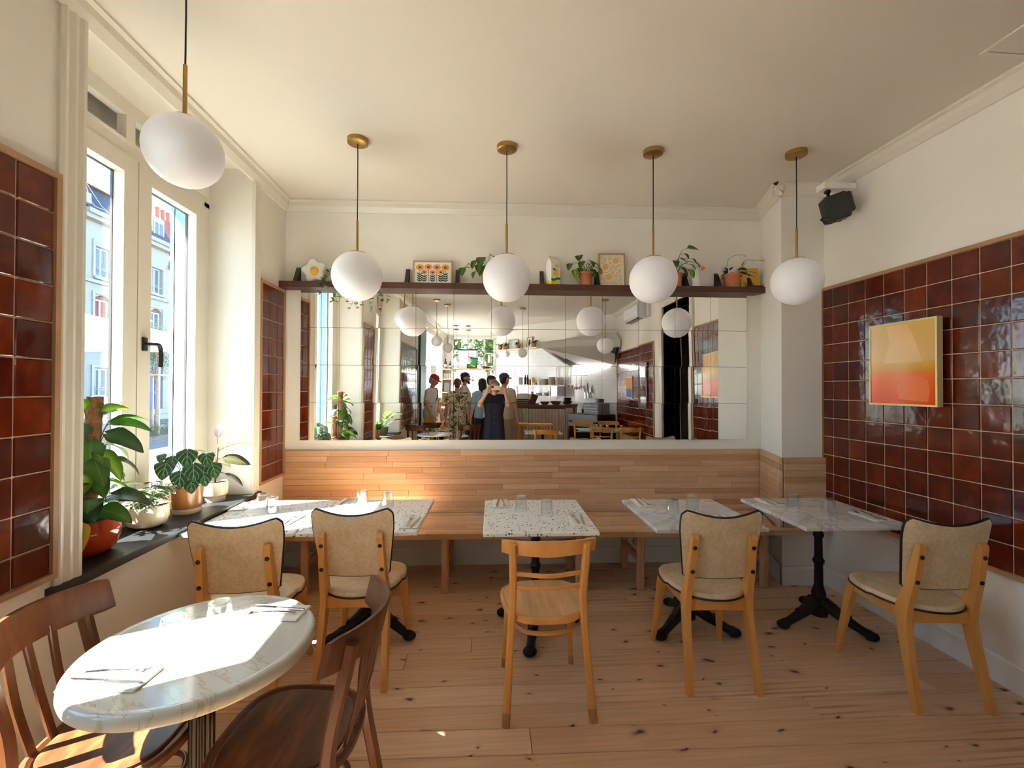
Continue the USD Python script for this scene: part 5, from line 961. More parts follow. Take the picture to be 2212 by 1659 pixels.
# counter
ct = thing('bar_counter', 'kitchen bar counter with dark wood top and corrugated metal front', 'counter')
obj('counter_top', bx(-.66, 1.88, -2.95, -2.46, 1.09, 1.135, .004), 'counter_wood', ct, smooth=False)
obj('wood_front', bx(-.62, .22, -2.54, -2.5, 0, 1.09), 'counter_wood', ct, smooth=False)
xs = np.linspace(.22, 1.84, 180); yy = -2.508+.022*np.sin((xs-.22)*2*PI/.076)
V = [(x, y, z) for z in (.0, 1.09) for x, y in zip(xs, yy)]+[(x, y-.004, z) for z in (.0, 1.09) for x, y in zip(xs, yy)]; n = len(xs)
Fc = [q for i in range(n-1) for q in ((i, i+1, n+i+1), (i, n+i+1, n+i))]+[q for i in range(n-1) for q in ((2*n+i+1, 2*n+i, 3*n+i), (2*n+i+1, 3*n+i, 3*n+i+1))]
obj('corrugated_front', trimesh.Trimesh(V, Fc, process=False), 'corrugated', ct, smooth=True)
obj('end_post', bx(1.80, 1.86, -2.93, -2.49, 0, 1.09), 'counter_wood', ct, smooth=False); obj('carcass', bx(-.6, 1.8, -2.93, -2.55, 0, 1.085), 'counter_wood', ct, smooth=False); obj('front_trim', bx(.22, 1.86, -2.49, -2.47, 1.05, 1.09), 'counter_wood', ct, smooth=False)
CTZ = 1.135
mb = thing('menu_box', 'slatted wooden crate holding cream menu cards on the counter', 'crate', (.66, -2.68, CTZ))
for z in (.0, .045, .09): 
    obj('slat', bx(-.2, .2, .085, .097, z, z+.036), 'walnut', mb, smooth=False); obj('slat', bx(-.2, .2, -.097, -.085, z, z+.036), 'walnut', mb, smooth=False)
    for s in (-1, 1): obj('end_board', bx(s*.2-.006, s*.2+.006, -.085, .085, z, z+.036), 'walnut', mb, smooth=False)
for k in range(7): obj('menu_card', T(bx(-.07+.02*(k % 3), .07+.02*(k % 3), -.002, .002, .01, .25), (-.08+.04*k, -.06+.018*k, 0), rx=8-2*k, ry=(-6, 4, 8, -3, 12, 18, 22)[k]), 'print_paper' if k < 5 else 'counter_wood', mb, smooth=False)
bwl = lambda r, h: lathe([(0, 0), (r*.5, 0), (r*.8, h*.4), (r, h), (r-.008, h), (r*.75, h*.45), (r*.45, .012), (0, .012)], 28)
mat('bowl_wood', c(140, 98, 62), .5, vary=((10, 10, 30), .3)); mat('bowl_black', c(34, 32, 32), .4); mat('plate_cream', c(224, 214, 196), .35); mat('glass_green', c(60, 80, 56), .15); mat('label_paper', c(236, 232, 224), .8); mat('bottle_dark', c(40, 40, 34), .2); mat('sauce_red', c(170, 44, 34), .3); mat('oil_yellow', c(224, 190, 90), .25); mat('pale_mint', c(190, 214, 204), .4); mat('plastic_white', c(232, 232, 236), .4)
def simple(name, label, cat, mesh, m, loc, rz=0, group=None, smooth=40):
    o = obj(name, mesh, m, None, smooth); tag(o, label, cat, group); place(o, loc, rz); return o
simple('wooden_bowl', 'brown wooden bowl on the counter, nearer the menu crate', 'bowl', bwl(.115, .075), 'bowl_wood', (1.13, -2.66, CTZ))
simple('wooden_bowl', 'brown wooden bowl in the middle of the counter top', 'bowl', bwl(.125, .085), 'bowl_wood', (1.39, -2.66, CTZ))
simple('black_bowl', 'wide black bowl at the right end of the counter', 'bowl', bwl(.12, .07), 'bowl_black', (1.66, -2.66, CTZ))
simple('black_pot', 'small black pot stacked in the wide black bowl on the counter', 'pot', lathe([(0, 0), (.085, 0), (.095, .14), (.088, .14), (.08, .01), (0, .01)], 24), 'bowl_black', (1.66, -2.66, CTZ+.016))
simple('flat_dish', 'flat brown dish on the counter behind the menu crate end', 'dish', bwl(.09, .03), 'bowl_wood', (.93, -2.72, CTZ))
# kitchen rack along the left kitchen wall
lC, aC, LC = line_frame(CP, BP); ca_, sa_ = math.cos(math.radians(aC)), math.sin(math.radians(aC))
def KC(s, d, z): return (CP[0]+ca_*s-sa_*d, CP[1]+sa_*s+ca_*d, z)
rk = thing('kitchen_rack', 'white metal kitchen rack with two shelves against the white tiles', 'shelf rack', lC, aC)
for z in (1.60, 1.33, .9): obj('rack_shelf', bx(.75, 2.46, .03, .33, z-.03, z), 'rack_white', rk, smooth=False)
for s in (.78, 2.22): 
    for d in (.05, .31): obj('upright', bx(s-.012, s+.012, d-.012, d+.012, 0, 2.05 if d < .1 else 1.6), 'rack_white', rk, smooth=False)
obj('side_box', bx(2.26, 2.45, .05, .32, 1.30, 1.585), 'steel_brushed', rk, smooth=False)
stack = lambda r, n, hh: [lathe([(0, i*hh), (r*.6, i*hh), (r, i*hh+hh*1.3), (r-.006, i*hh+hh*1.3), (r*.55, i*hh+.006), (0, i*hh+.006)], 22) for i in range(n)]
KG = None
def stackthing(label, s, r, n, hh, d=.18, z=1.60, m='plate_cream', nm='bowl_stack'):
    t = thing(nm, label, 'crockery', KC(s, d, z))
    for q in stack(r, n, hh): obj('bowl', q, m, t)
stackthing('low stack of cream bowls on the upper rack shelf, left of the mint tub', 1.62, .07, 3, .02)
stackthing('tall wide stack of cream plates on the upper rack shelf', 1.94, .115, 7, .021)
stackthing('tallest stack of cream bowls on the upper rack shelf', 2.17, .10, 8, .024); stackthing('stack of cream bowls at the right end of the upper rack shelf', 2.38, .085, 7, .024)
stackthing('stack of shallow dishes on the lower rack shelf', 1.75, .09, 3, .02, z=1.33, nm='dish_stack'); stackthing('stack of dishes at the right of the lower rack shelf', 2.0, .08, 4, .02, z=1.33, nm='dish_stack')
simple('mint_tub', 'pale mint tub on the upper kitchen rack shelf', 'tub', lathe([(0, 0), (.05, 0), (.06, .09), (0, .09)], 20), 'pale_mint', KC(1.76, .16, 1.60))
simple('white_container', 'square white plastic container at the left of the upper kitchen rack shelf', 'container', bx(-.08, .08, -.08, .08, 0, .2, .01), 'plastic_white', KC(1.05, .18, 1.60), aC)
for k, (s, l) in enumerate(((1.27, 'left'), (1.35, 'right'))): simple('dark_bottle', '%s one of two black bottles on the upper kitchen rack shelf' % l, 'bottle', lathe([(0, 0), (.032, 0), (.032, .17), (.014, .2), (.014, .25), (0, .25)], 16), 'bottle_dark', KC(s, .17, 1.60))
simple('sauce_bottle', 'red sauce bottle on the upper kitchen rack shelf', 'bottle', lathe([(0, 0), (.028, 0), (.028, .12), (.012, .16), (0, .165)], 16), 'sauce_red', KC(1.43, .16, 1.60)); simple('oil_bottle', 'yellow oil jug on the upper kitchen rack shelf', 'bottle', lathe([(0, 0), (.045, 0), (.045, .17), (.02, .2), (0, .2)], 18), 'oil_yellow', KC(1.53, .17, 1.60))
simple('storage_tub', 'dark brown tub on the lower kitchen rack shelf', 'tub', lathe([(0, 0), (.06, 0), (.07, .12), (0, .12)], 18), 'counter_wood', KC(2.15, .18, 1.33)); simple('cutlery_jar', 'jar of upright steel cutlery on the lower kitchen rack shelf', 'jar', [lathe([(0, 0), (.05, 0), (.055, .1), (0, .1)], 16)]+[tube([(.02*math.cos(a), .02*math.sin(a), .05), (.06*math.cos(a), .06*math.sin(a), .22)], .005, 5) for a in (0, 1.2, 2.5, 3.7, 5)], 'steel_brushed', KC(1.5, .18, 1.33))
# plants and pictures on the high kitchen shelf
hs = simple('high_shelf', 'pale high shelf with potted plants over the white tiles', 'shelf', bx(.12, 1.72, .0, .24, -.03, 0), 'frame_white', (CP[0], CP[1], 2.58), aC, smooth=False)
for s, l in ((.27, 'leftmost small potted plant on the high kitchen shelf'), (.47, 'small potted plant beside the blue picture on the high kitchen shelf'), (.96, 'bushy potted plant right of the blue picture on the high kitchen shelf'), (1.52, 'small potted plant at the right end of the high kitchen shelf')):
    t = thing('small_potted_plant', l, 'plant', KC(s, .12, 2.58)); pot(t, .05, .07, .11)
    for k in range(14): a = prn.uniform(0, 6.28); put_leaf(t, 'leaf_tree' if k % 2 else 'leaf_pothos', (.03*math.cos(a), .03*math.sin(a), .11), (math.cos(a), math.sin(a), prn.uniform(.2, 1.6)), 0, lf=leaf(prn.uniform(.09, .16), .05, 'oval', .5, .2, 5, 3))
mat('print_sky', c(176, 206, 232), .6)
for s, w, h_, l, m2 in ((.70, .36, .27, 'framed pale blue picture on the high kitchen shelf', 'print_sky'), (1.30, .20, .30, 'narrow framed green print on the high kitchen shelf', 'print_paper')):
    t = thing('small_picture', l, 'picture', KC(s, .05, 2.58), aC, tilt=(6, 0, 0)); fr_ = upright(sbox(-w/2, 0, w/2, h_).difference(sbox(-w/2+.02, .02, w/2-.02, h_-.02)), .02, 0); obj('frame', fr_, 'frame_oak', t, smooth=False); obj('print', bx(-w/2+.019, w/2-.019, -.008, .004, .019, h_-.019), m2, t, smooth=False)
    if m2 == 'print_paper': obj('printed_leaf', [upright(ell(0, .15, .03, .09), .002, .006)], 'print_green', t, smooth=False)
    else: obj('printed_slope', [upright(Polygon([(-.16, .025), (.16, .025), (.16, .07), (.02, .19), (-.05, .12), (-.16, .10)]), .002, .006)], 'print_paper', t, smooth=False)
# utensils on the side kitchen wall
lA, aA, LA = line_frame(BP, AP); cb_, sb_ = math.cos(math.radians(aA)), math.sin(math.radians(aA))
def KA(s, d, z): return (BP[0]+cb_*s-sb_*d, BP[1]+sb_*s+cb_*d, z)
ur = simple('utensil_rail', 'steel rail on white tiles with ladles hanging from it', 'rail', [tube([(.1, .03, 0), (.60, .03, 0)], .006, 6)]+[tube([(s, 0, 0), (s, .03, 0)], .006, 6) for s in (.12, .58)], 'steel', (BP[0], BP[1], 1.82), aA)
mat('utensil_red', c(170, 60, 60), .4)
for k, (s, L_, r, m, l) in enumerate([(.15, .24, .035, 'steel', 'leftmost steel ladle'), (.22, .27, .04, 'steel', 'second steel ladle from the left'), (.29, .28, .035, 'utensil_red', 'red-handled whisk'), (.36, .26, .04, 'steel', 'wide steel skimmer'), (.43, .24, .03, 'utensil_red', 'short red spatula'), (.50, .23, .035, 'steel', 'rightmost steel ladle')]):
    simple('hanging_utensil', l+' hanging on the utensil rail', 'utensil', [tube([(0, 0, 0), (0, .004, -L_)], .006, 6), ball(r, (0, .012, -L_-.02), (1, .5, 1))], m, KA(s, .035, 1.815), aA)
simple('knife_rack', 'black magnetic strip holding knives on the white tiles', 'knife rack', bx(-.13, .13, 0, .015, 0, .03), 'black_enamel', KA(.62, .003, 1.40), aA, smooth=False)
for k, (s, L_, b, l) in enumerate([(.52, .12, 1, 'leftmost'), (.60, .22, 1, 'longest'), (.67, .12, -1, 'short'), (.73, .18, 1, 'rightmost')]):
    t = thing('kitchen_knife', l+' black-handled knife on the magnetic strip', 'knife', KA(s, .022, 1.41), aA); obj('blade', bx(-.016, .016, -.001, .001, -.14 if b > 0 else .0, .02 if b > 0 else .13), 'steel', t, smooth=False); obj('handle', bx(-.010, .010, -.006, .006, .02 if b > 0 else -.12, L_ if b > 0 else 0.), 'black_enamel', t, smooth=False)
eb_ = thing('switch_box', 'white switch box with a red and yellow button in the kitchen corner', 'switch', KA(.06, .0, 1.50), aA); obj('box', bx(-.04, .04, 0, .05, 0, .12, .006), 'plastic_white', eb_, smooth=False); obj('plate', bx(-.03, .03, .05, .054, .03, .09), 'lemon_yellow', eb_, smooth=False); obj('button', T(lathe([(0, 0), (.016, 0), (.016, .018), (0, .018)], 14), (0, .054, .06), rx=-90), 'sauce_red', eb_); obj('conduit', tube([(0, .02, .12), (0, .02, .9)], .012, 6), 'plastic_white', eb_)
rg = thing('range_cooker', 'black range cooker with blue-grey front and a steel top box under the hood', 'cooker', KA(.78, 0, 0), aA)
obj('body', bx(-.2, .60, .02, .66, 0, .86), 'black_enamel', rg, smooth=False); obj('front_band', bx(-.2, .60, .66, .70, .78, .93, .006), 'enamel_blue', rg, smooth=False); obj('front_band', bx(-.2, .60, .66, .69, .66, .75, .006), 'enamel_blue', rg, smooth=False); obj('hob', bx(-.2, .60, .02, .68, .86, .94), 'filter_dark', rg, smooth=False)
tb = obj('top_box', bx(.18, .58, .2, .62, .94, 1.20, .01), 'enamel_blue', rg, smooth=False)
for i in range(3):
    for j in range(4): obj('vent_slot', bx(.21+.09*j, .27+.09*j, .62, .624, 1.0+.06*i, 1.018+.06*i), 'plastic_white', tb, smooth=False)
for k in range(2): obj('saucepan', lathe([(0, 0), (.09, 0), (.10, .08), (.092, .08), (.085, .006), (0, .006)], 20, (.0+.25*k+.12*k, .3, .94 if k == 0 else 1.2)), 'filter_grey' if k else 'black_enamel', rg)
# air conditioner, pictures on the rear tiled wall
ac = thing('air_conditioner', 'white wall air conditioner high on the right wall behind the camera', 'air conditioner', (2.69, -.42, 2.69))
obj('housing', sweep([(0, -.43, 0), (0, .43, 0)], [(-.0, .0), (.14, -.0), (.20, .05), (.21, .24), (.18, .27), (0, .27)], up=(0, 0, 1)), 'plastic_white', ac, smooth=25) if False else obj('housing', extrude(Polygon([(0, 0), (-.13, 0), (-.19, .06), (-.20, .23), (-.17, .27), (0, .27)]), .86).apply_transform(np.array([[1, 0, 0, 0], [0, 0, 1, -.43], [0, 1, 0, 0], [0, 0, 0, 1.]])), 'plastic_white', ac, smooth=30)
obj('air_outlet', bx(-.165, -.06, -.37, .37, -.004, .03), 'black_enamel', ac, smooth=False); obj('flap', T(bx(-.07, 0, -.37, .37, -.004, .004), (-.135, 0, .0), ry=35), 'plastic_white', ac, smooth=False)
simple('pipe_duct', 'white pipe duct box beside the air conditioner', 'duct', bx(-.05, 0, -.05, .05, 0, .30), 'plastic_white', (2.69, .13, 2.70), smooth=False)
t = thing('tile_wall_picture', 'small framed sunset print on the rear tiled wall', 'picture', (2.66, -1.08, 1.32)); obj('frame', bx(0, .014, -.21, .21, 0, .44), 'frame_white', t, smooth=False); obj('sky_print', bx(-.003, .002, -.175, .175, .2, .41), 'print_orange', t, smooth=False); obj('ground_print', bx(-.003, .002, -.175, .175, .03, .2), 'door_blue', t, smooth=False)
t = thing('framed_mirror', 'tall mirror in a dark brown frame on the rear tiled wall beside the doorway', 'mirror', (2.655, -.19, 1.17)); m = extrude(sbox(-.23, 0, .23, .80).difference(sbox(-.17, .06, .17, .74)), .02); m.apply_transform(np.array([[0, 0, 1, 0], [1, 0, 0, 0], [0, 1, 0, 0], [0, 0, 0, 1.]])); obj('frame', m, 'dark_wood', t, smooth=False); obj('glass', bx(.004, .01, -.172, .172, .058, .742), 'mirror_glass', t, smooth=False)
mat('curtain_red', c(96, 30, 26), .85)
cpts = [(3.02+.025*math.sin(k*1.15), 1.42+.022*k) for k in range(17)]
cu = thing('curtain', 'dark red curtain hanging in the tiled doorway', 'curtain'); V = [(x+dx, y, z) for z, w_ in ((.02, 1.), (2.68, 1.)) for dx in (0, .006) for x, y in cpts]; nn_ = len(cpts)
Fc = []
for a, b in ((0, 2), (3, 1)):
    for i in range(nn_-1): Fc += [(a*nn_+i, a*nn_+i+1, b*nn_+i+1), (a*nn_+i, b*nn_+i+1, b*nn_+i)]
obj('drape', trimesh.Trimesh(V, Fc, process=False), 'curtain_red', cu, smooth=True); obj('curtain_rod', tube([(3.02, .80, 2.69), (3.02, 1.79, 2.69)], .012, 8), 'black_metal', cu)
d2 = sthing('door_2'); mat('green_paint', c(20, 78, 66), .4); struct('door_leaf', [bx(XL-.001, XL+.05, -2.5, -1.86, .0, 2.85)], 'green_paint', d2); struct('door_handle', tube([(XL+.05, -1.95, 1.05), (XL+.09, -1.95, 1.05), (XL+.09, -2.07, 1.05)], .01, 8), 'brass', d2)
simple('paper_notice', 'white paper notice on the left wall behind the camera', 'notice', bx(0, .003, -.42, .42, 0, .32), 'print_paper', (XL-.0, -3.75, 1.78), smooth=False)
# corner shelves with bottles, rear window shelf
cs = thing('corner_shelves', 'wooden corner shelves with bottles left of the rear window', 'shelves', (-1.5, -5.45, 0))
for z in (2.07, 1.78, 1.40, 1.08): obj('shelf_board', bx(-.14, .16, -.25, .22, z-.03, z), 'frame_oak', cs, smooth=False)
for x in (-.135, .15): obj('side_panel', bx(x-.012, x+.012, -.25, .22, 0, 2.07), 'frame_oak', cs, smooth=False)
def bottle(label, loc, m='glass_green', s=1.):
    t = thing('wine_bottle', label, 'bottle', loc, scale=s); obj('bottle_body', lathe([(0, 0), (.037, 0), (.038, .19), (.014, .235), (.014, .295), (.016, .30), (0, .30)], 18), m, t); obj('label', lathe([(.0385, .06), (.0388, .06), (.0388, .14), (.0385, .14)], 18), 'label_paper', t); obj('capsule', lathe([(0, .302), (.0165, .302), (.0155, .25), (.0148, .25), (.0148, .301), (0, .301)], 14), 'black_enamel', t)
bottle('green wine bottle standing on top of the corner shelves', (-1.53, -5.28, 2.07)); bottle('shorter dark bottle on top of the corner shelves', (-1.40, -5.28, 2.07), 'bottle_dark', .75)
for k in range(5): simple('shelf_glass', '%s glass on the second corner shelf' % ('first', 'second', 'third', 'fourth', 'fifth')[k], 'glass', lathe([(0, 0), (.024, 0), (.028, .15), (.025, .15), (.021, .006), (0, .006)], 14), 'tumbler_glass', (-1.58+.05*k, -5.3, 1.78))
simple('black_box', 'black speaker box on the lower corner shelf', 'loudspeaker', bx(-.08, .1, -.1, .1, 0, .28, .01), 'black_enamel', (-1.50, -5.36, 1.40), smooth=False)
ws = simple('window_shelf', 'pale wooden shelf across the rear window', 'shelf', bx(-1.30, -.12, -.12, .14, -.035, 0), 'frame_oak', (0, -5.55, 2.06), smooth=False)
t = thing('green_print', 'framed green print with a pink shape leaning on the rear window shelf', 'picture', (-.80, -5.52, 2.06), tilt=(0, 7, 0)); obj('frame', upright(sbox(-.15, 0, .15, .36).difference(sbox(-.125, .025, .125, .335)), .02, 0), 'black_enamel', t, smooth=False); obj('print', bx(-.127, .127, -.006, .006, .023, .337), 'carton_green', t, smooth=False); obj('printed_shape', upright(ell(.03, .10, .07, .035, -.5), .003, .008), 'print_orange', t, smooth=False)
simple('white_case', 'white boxed case with dark lid behind the green print on the window shelf', 'case', bx(-.28, .28, -.06, .04, 0, .58, .01), 'plastic_white', (-.92, -5.60, 2.06), smooth=False); simple('case_lid', 'dark lid on the white case at the rear window', 'lid', bx(-.3, .3, -.07, .05, 0, .03), 'black_enamel', (-.92, -5.60, 2.64), smooth=False)
simple('iron_pan', 'small black iron pan on the rear window shelf', 'pan', [lathe([(0, 0), (.09, 0), (.11, .05), (.10, .05), (.085, .008), (0, .008)], 20), bx(.1, .24, -.012, .012, .03, .045)], 'black_enamel', (-.38, -5.5, 2.06))
stt = thing('side_table', 'narrow wooden console against the left wall under the notice', 'table', (-1.46, -3.6, 0)); obj('tabletop', bx(-.17, .17, -.55, .55, .98, 1.02), 'oak_plain', stt, smooth=False)
for x in (-.14, .14):
    for y in (-.5, .5): obj('leg', bx(x-.025, x+.025, y-.025, y+.025, 0, .98), 'oak_plain', stt, smooth=False)
t = thing('small_potted_plant', 'thin leafy plant in a terracotta pot on the console by the left wall', 'plant', (-1.43, -3.2, 1.02)); pot(t, .06, .08, .14)
for k in range(9): a = prn.uniform(0, 6.28); put_leaf(t, 'leaf_pothos', (0, 0, .13), (math.cos(a), math.sin(a), 1.8), 0, lf=leaf(.22, .06, 'oval', .5, .2, 5, 3))
simple('leaning_board', 'white drawing board leaning on the console at the left wall', 'board', T(bx(0, .01, -.28, .28, 0, .34), ry=-8), 'print_paper', (-1.57, -3.75, 1.02), smooth=False)
# tables and chairs behind the camera
def round_small(label, x, y, r, m):
    t = thing('small_round_table', label, 'table', (x, y, 0)); obj('tabletop', lathe([(0, .70), (r-.004, .70), (r, .705), (r, .72), (r-.004, .725), (0, .725)], 48), m, t); pedestal(t, 0, 0, .70, 30, .24)
round_small('small round marble table nearest the camera on its left, seen in the mirror', -.99, -.02, .31, 'marble_grey'); round_small('small white round table with an orange napkin behind the nearer one', -1.0, -.93, .20, 'onyx'); round_small('sunlit round table by the entrance laid with wine glasses', -1.26, -2.42, .33, 'onyx')
for k, (x, y) in enumerate(((-1.12, .06), (-.90, .10))): dup(items['g'], 'upturned tumbler on the nearest round table behind the camera, %s' % ('left', 'right')[k], (x, y, .725))
mat('napkin_orange', c(240, 150, 50), .8)
simple('orange_napkin', 'crumpled orange napkin on the small white round table', 'napkin', [ball(.05, (0, 0, .04), (1, 1, 1.0), 1), ball(.03, (.01, .02, .09), (1, .8, 1.6), 1)], 'napkin_orange', (-1.0, -.93, .722))
def wineglass(label, x, y, z): 
    t = thing('wine_glass', label, 'glass', (x, y, z)); obj('bowl', lathe([(.006, .10), (.035, .13), (.043, .17), (.036, .22), (.034, .22), (.041, .17), (.033, .132), (0, .104)], 24), 'tumbler_glass', t); obj('stem', lathe([(0, 0), (.036, 0), (.034, .003), (.005, .01), (.004, .095), (.008, .104), (0, .104)], 20), 'tumbler_glass', t)
for k in range(5): wineglass('%s wine glass from the left on the sunlit table by the entrance' % ('first', 'second', 'third', 'fourth', 'fifth')[k], -1.34+.07*k, -2.36-.05*(k % 2), .725)
simple('glass_pitcher', 'round glass water pitcher on the sunlit table by the entrance', 'pitcher', lathe([(0, 0), (.05, 0), (.08, .07), (.06, .15), (.045, .2), (.043, .2), (.057, .15), (.076, .07), (.048, .005), (0, .005)], 24), 'tumbler_glass', (-1.38, -2.25, .725)); simple('orange_flower_bowl', 'small orange bowl on the sunlit table by the entrance', 'bowl', bwl(.06, .06), 'napkin_orange', (-1.46, -2.28, .725)); simple('bread_board', 'round wooden bread board on the sunlit table by the entrance', 'board', lathe([(0, 0), (.11, 0), (.11, .015), (0, .015)], 24), 'bowl_wood', (-1.10, -2.30, .725))
for l, x, y, r in (('dark bistro chair behind the camera with its back to the mirror, nearest the window', -1.38, -.62, 176), ('dark bistro chair behind the camera, turned towards the photographer', -.50, -.72, 160), ('dark bistro chair at the sunlit table, behind the nearer dark chairs', -1.20, -1.22, 172)): dup(bd, l, (x, y, 0), r)
hb_ = thing('high_bench', 'high orange-brown wooden bench in front of the corrugated counter', 'bench', (.80, -1.25, 0)); obj('seat', bx(-.36, .36, -.15, .15, .76, .81, .008), 'beech', hb_, smooth=False)
for x in (-.30, .30):
    for y in (-.11, .11): obj('leg', sweep([(x*1.12, y*1.2, 0), (x, y, .77)], rect(.05, .05, .006), up=(0, 1, 0)), 'beech', hb_, smooth=False)
    obj('stretcher', bx(x-.02, x+.02, -.12, .12, .25, .29), 'beech', hb_, smooth=False)
obj('long_stretcher', bx(-.3, .3, -.02, .02, .30, .34), 'beech', hb_, smooth=False)
def square_small(label, x, y, w, d, m, rz=0):
    t = thing('rear_table', label, 'table', (x, y, 0), rz); obj('tabletop', bx(-w/2, w/2, -d/2, d/2, .70, .725, .004), m, t, smooth=False); pedestal(t, 0, 0, .70, 20)
mat('table_green', c(150, 190, 168), .25)
square_small('small white marble table with a bentwood chair behind the camera', .90, -.45, .66, .60, 'marble_grey'); square_small('long pale green table by the rear tiled wall', 2.06, -.80, .92, .62, 'table_green')
for k, (x, y) in enumerate(((.80, -.45), (.98, -.47))): dup(items['g'], 'upturned tumbler on the small white table behind the camera, %s' % ('left', 'right')[k], (x, y, .725))
for k, (x, y) in enumerate(((1.95, -.70), (2.05, -.74), (2.15, -.70), (2.42, -.72))): dup(items['g'], 'upturned tumbler on the long green table, %s from its left' % ('first', 'second', 'third', 'fourth')[k], (x, y, .725))
for l, x, y, r in (('bentwood chair behind the camera at the small white table', .89, .06, 180), ('bentwood chair at the long green table, its back to the mirror, left one', 1.93, -.36, 180), ('bentwood chair at the long green table, its back to the mirror, right one', 2.43, -.36, 180), ('bentwood chair on the far side of the long green table, left one', 1.83, -1.38, 0), ('bentwood chair on the far side of the long green table, right one', 2.37, -1.38, 0)): dup(bw, l, (x, y, 0), r)
simple('orange_apron', 'orange cloth hanging over the front edge of the bar counter', 'cloth', [bx(-.045, .045, -.012, .006, -.72, .0, .004), bx(-.045, .045, -.16, .006, -.004, .006)], 'napkin_orange', (-.40, -2.452, 1.142), smooth=False)
# lamps at the back
pendant('pendant_lamp', 'white globe pendant above the long green table behind the camera', 2.06, -.5, 2.305, .15)
def small_pendant(label, x, y, z, r=.098): pendant('small_pendant_lamp', label, x, y, z, r, .12)
for l, x, y, z, r in (('small globe pendant over the bar counter, in front of the kitchen shelf', .57, -1.5, 2.25, .098), ('small globe pendant near the entrance, the larger looking of the close pair', -1.06, -.6, 2.39, .10), ('small globe pendant near the entrance, half behind its neighbour', -.93, -1.15, 2.31, .10), ('small globe pendant far back at the rear window, left', -1.12, -4.3, 2.25, .095), ('small globe pendant far back in front of the green print', -.80, -4.4, 2.26, .09), ('small globe pendant far back at the right edge of the rear window', -.05, -4.3, 2.40, .085), ('small globe pendant far back in front of the high kitchen shelf', .24, -3.9, 2.42, .09)): small_pendant(l, x, y, z, r)
cl_ = thing('cylinder_pendant', 'small white cylinder pendant at the rear window', 'lamp', (-.21, -4.3, 2.2)); obj('shade', lathe([(0, 0), (.05, 0), (.05, .2), (0, .2)], 20), 'opal_glass', cl_); obj('cord', tube([(0, 0, .2), (0, 0, ZC-2.2)], .003, 5), 'cord_black', cl_)
# plants on the second sill
pl = thing('peace_lily', 'broad-leaved peace lily in a grey pot on the second window sill', 'plant', (-1.80, .30, SL)); mat('pot_grey', c(120, 112, 104), .6); pot(pl, .07, .095, .15, 'pot_grey')
for a, e, L_ in ((.2, 1.2, .34), (1.1, .9, .30), (-.8, 1.3, .36), (2.2, 1.5, .26), (-1.7, 1.0, .30), (.7, 2.2, .30), (-.3, .5, .28), (1.7, .5, .24)):
    d_ = np.array([abs(math.cos(a))*.9, math.sin(a)*1.2, e]); d_ /= np.linalg.norm(d_); b1 = d_*.18+[0, 0, .14]; vine(pl, [(0, 0, .13), b1*[.5, .5, .8], b1], .004); put_leaf(pl, 'leaf_lily', b1, d_*[1, 1, .7], .2, lf=leaf(L_*.8, .11, 'lance', .8, .3, 11, 5))
t = thing('small_potted_plant', 'bushy bright green plant in a terracotta pot on the second window sill', 'plant', (-1.80, .72, SL)); pot(t, .06, .08, .13)
for k in range(18): a = prn.uniform(-1.7, 1.7); put_leaf(t, 'leaf_pothos_light', (.04*math.cos(a), .04*math.sin(a), .13), (math.cos(a), math.sin(a), prn.uniform(.2, 2)), 0, lf=leaf(prn.uniform(.12, .2), .10, 'heart', .6, .2, 7, 5))
gw = simple('garden_wall', 'white garden wall outside the rear window', 'wall', bx(-9, 6, -.1, .1, 0, 1.2), 'render_white', (0, -10.4, -.12), smooth=False)
# ---------------------------------------------------------------- people
mat('skin_fair', c(226, 176, 148), .5, subsurface_weight=.0); mat('skin_tan', c(206, 154, 122), .5); mat('skin_pink', c(222, 160, 140), .5)
mat('hair_brown', c(156, 104, 66), .5, vary=((60, 60, 8), .35)); mat('hair_dark', c(44, 34, 30), .5, vary=((60, 60, 8), .3)); mat('hair_grey', c(196, 190, 182), .6); mat('hair_auburn', c(118, 70, 46), .55, vary=((60, 60, 8), .3))
mat('eye_white', c(236, 232, 226), .3); mat('lips', c(176, 96, 86), .5)
mat('tee_white', c(232, 232, 236), .85); mat('tee_grey', c(196, 190, 188), .85); mat('tee_beige', c(216, 198, 176), .85); mat('shirt_blue', c(170, 198, 226), .8); mat('dress_navy', c(24, 28, 48), .8); mat('trouser_yellow', c(226, 196, 110), .85); mat('trouser_dark', c(52, 54, 64), .85); mat('trouser_tan', c(176, 148, 116), .85); mat('cap_red', c(196, 34, 40), .7); mat('cap_navy', c(40, 46, 72), .75); mat('strap_dark', c(40, 44, 54), .7); mat('shoe', c(70, 60, 54), .6); mat('apron_stripe_white', c(230, 228, 224), .85); mat('phone_white', c(232, 222, 204), .25); mat('terrace_pink', c(206, 150, 134), .7)
n_ = {'tc': ('texture_coordinate', {}), 'n': ('noise_texture', {'scale': 9., 'detail': 2., 'distortion': 1.2}), 'r': ('rgb_ramp', {'ramp': [(.0, c(84, 100, 70)), (.36, c(84, 104, 72)), (.42, c(238, 228, 206)), (.50, c(228, 206, 170)), (.57, c(110, 130, 92)), (.64, c(190, 110, 74)), (.70, c(228, 218, 196))], 'interpolate': False}), 'p': ('principled_bsdf', {'roughness': .8})}
MATS['leaf_print_cloth'] = usdkit.material(stage, '/World/Looks/leaf_print_cloth', n_, [('tc.object', 'n.vector'), ('n.fac', 'r.fac'), ('r.color', 'p.base_color')], surface='p.BSDF')
def seg3(*a): return [(a[i], a[i+1]) for i in range(len(a)-1)]
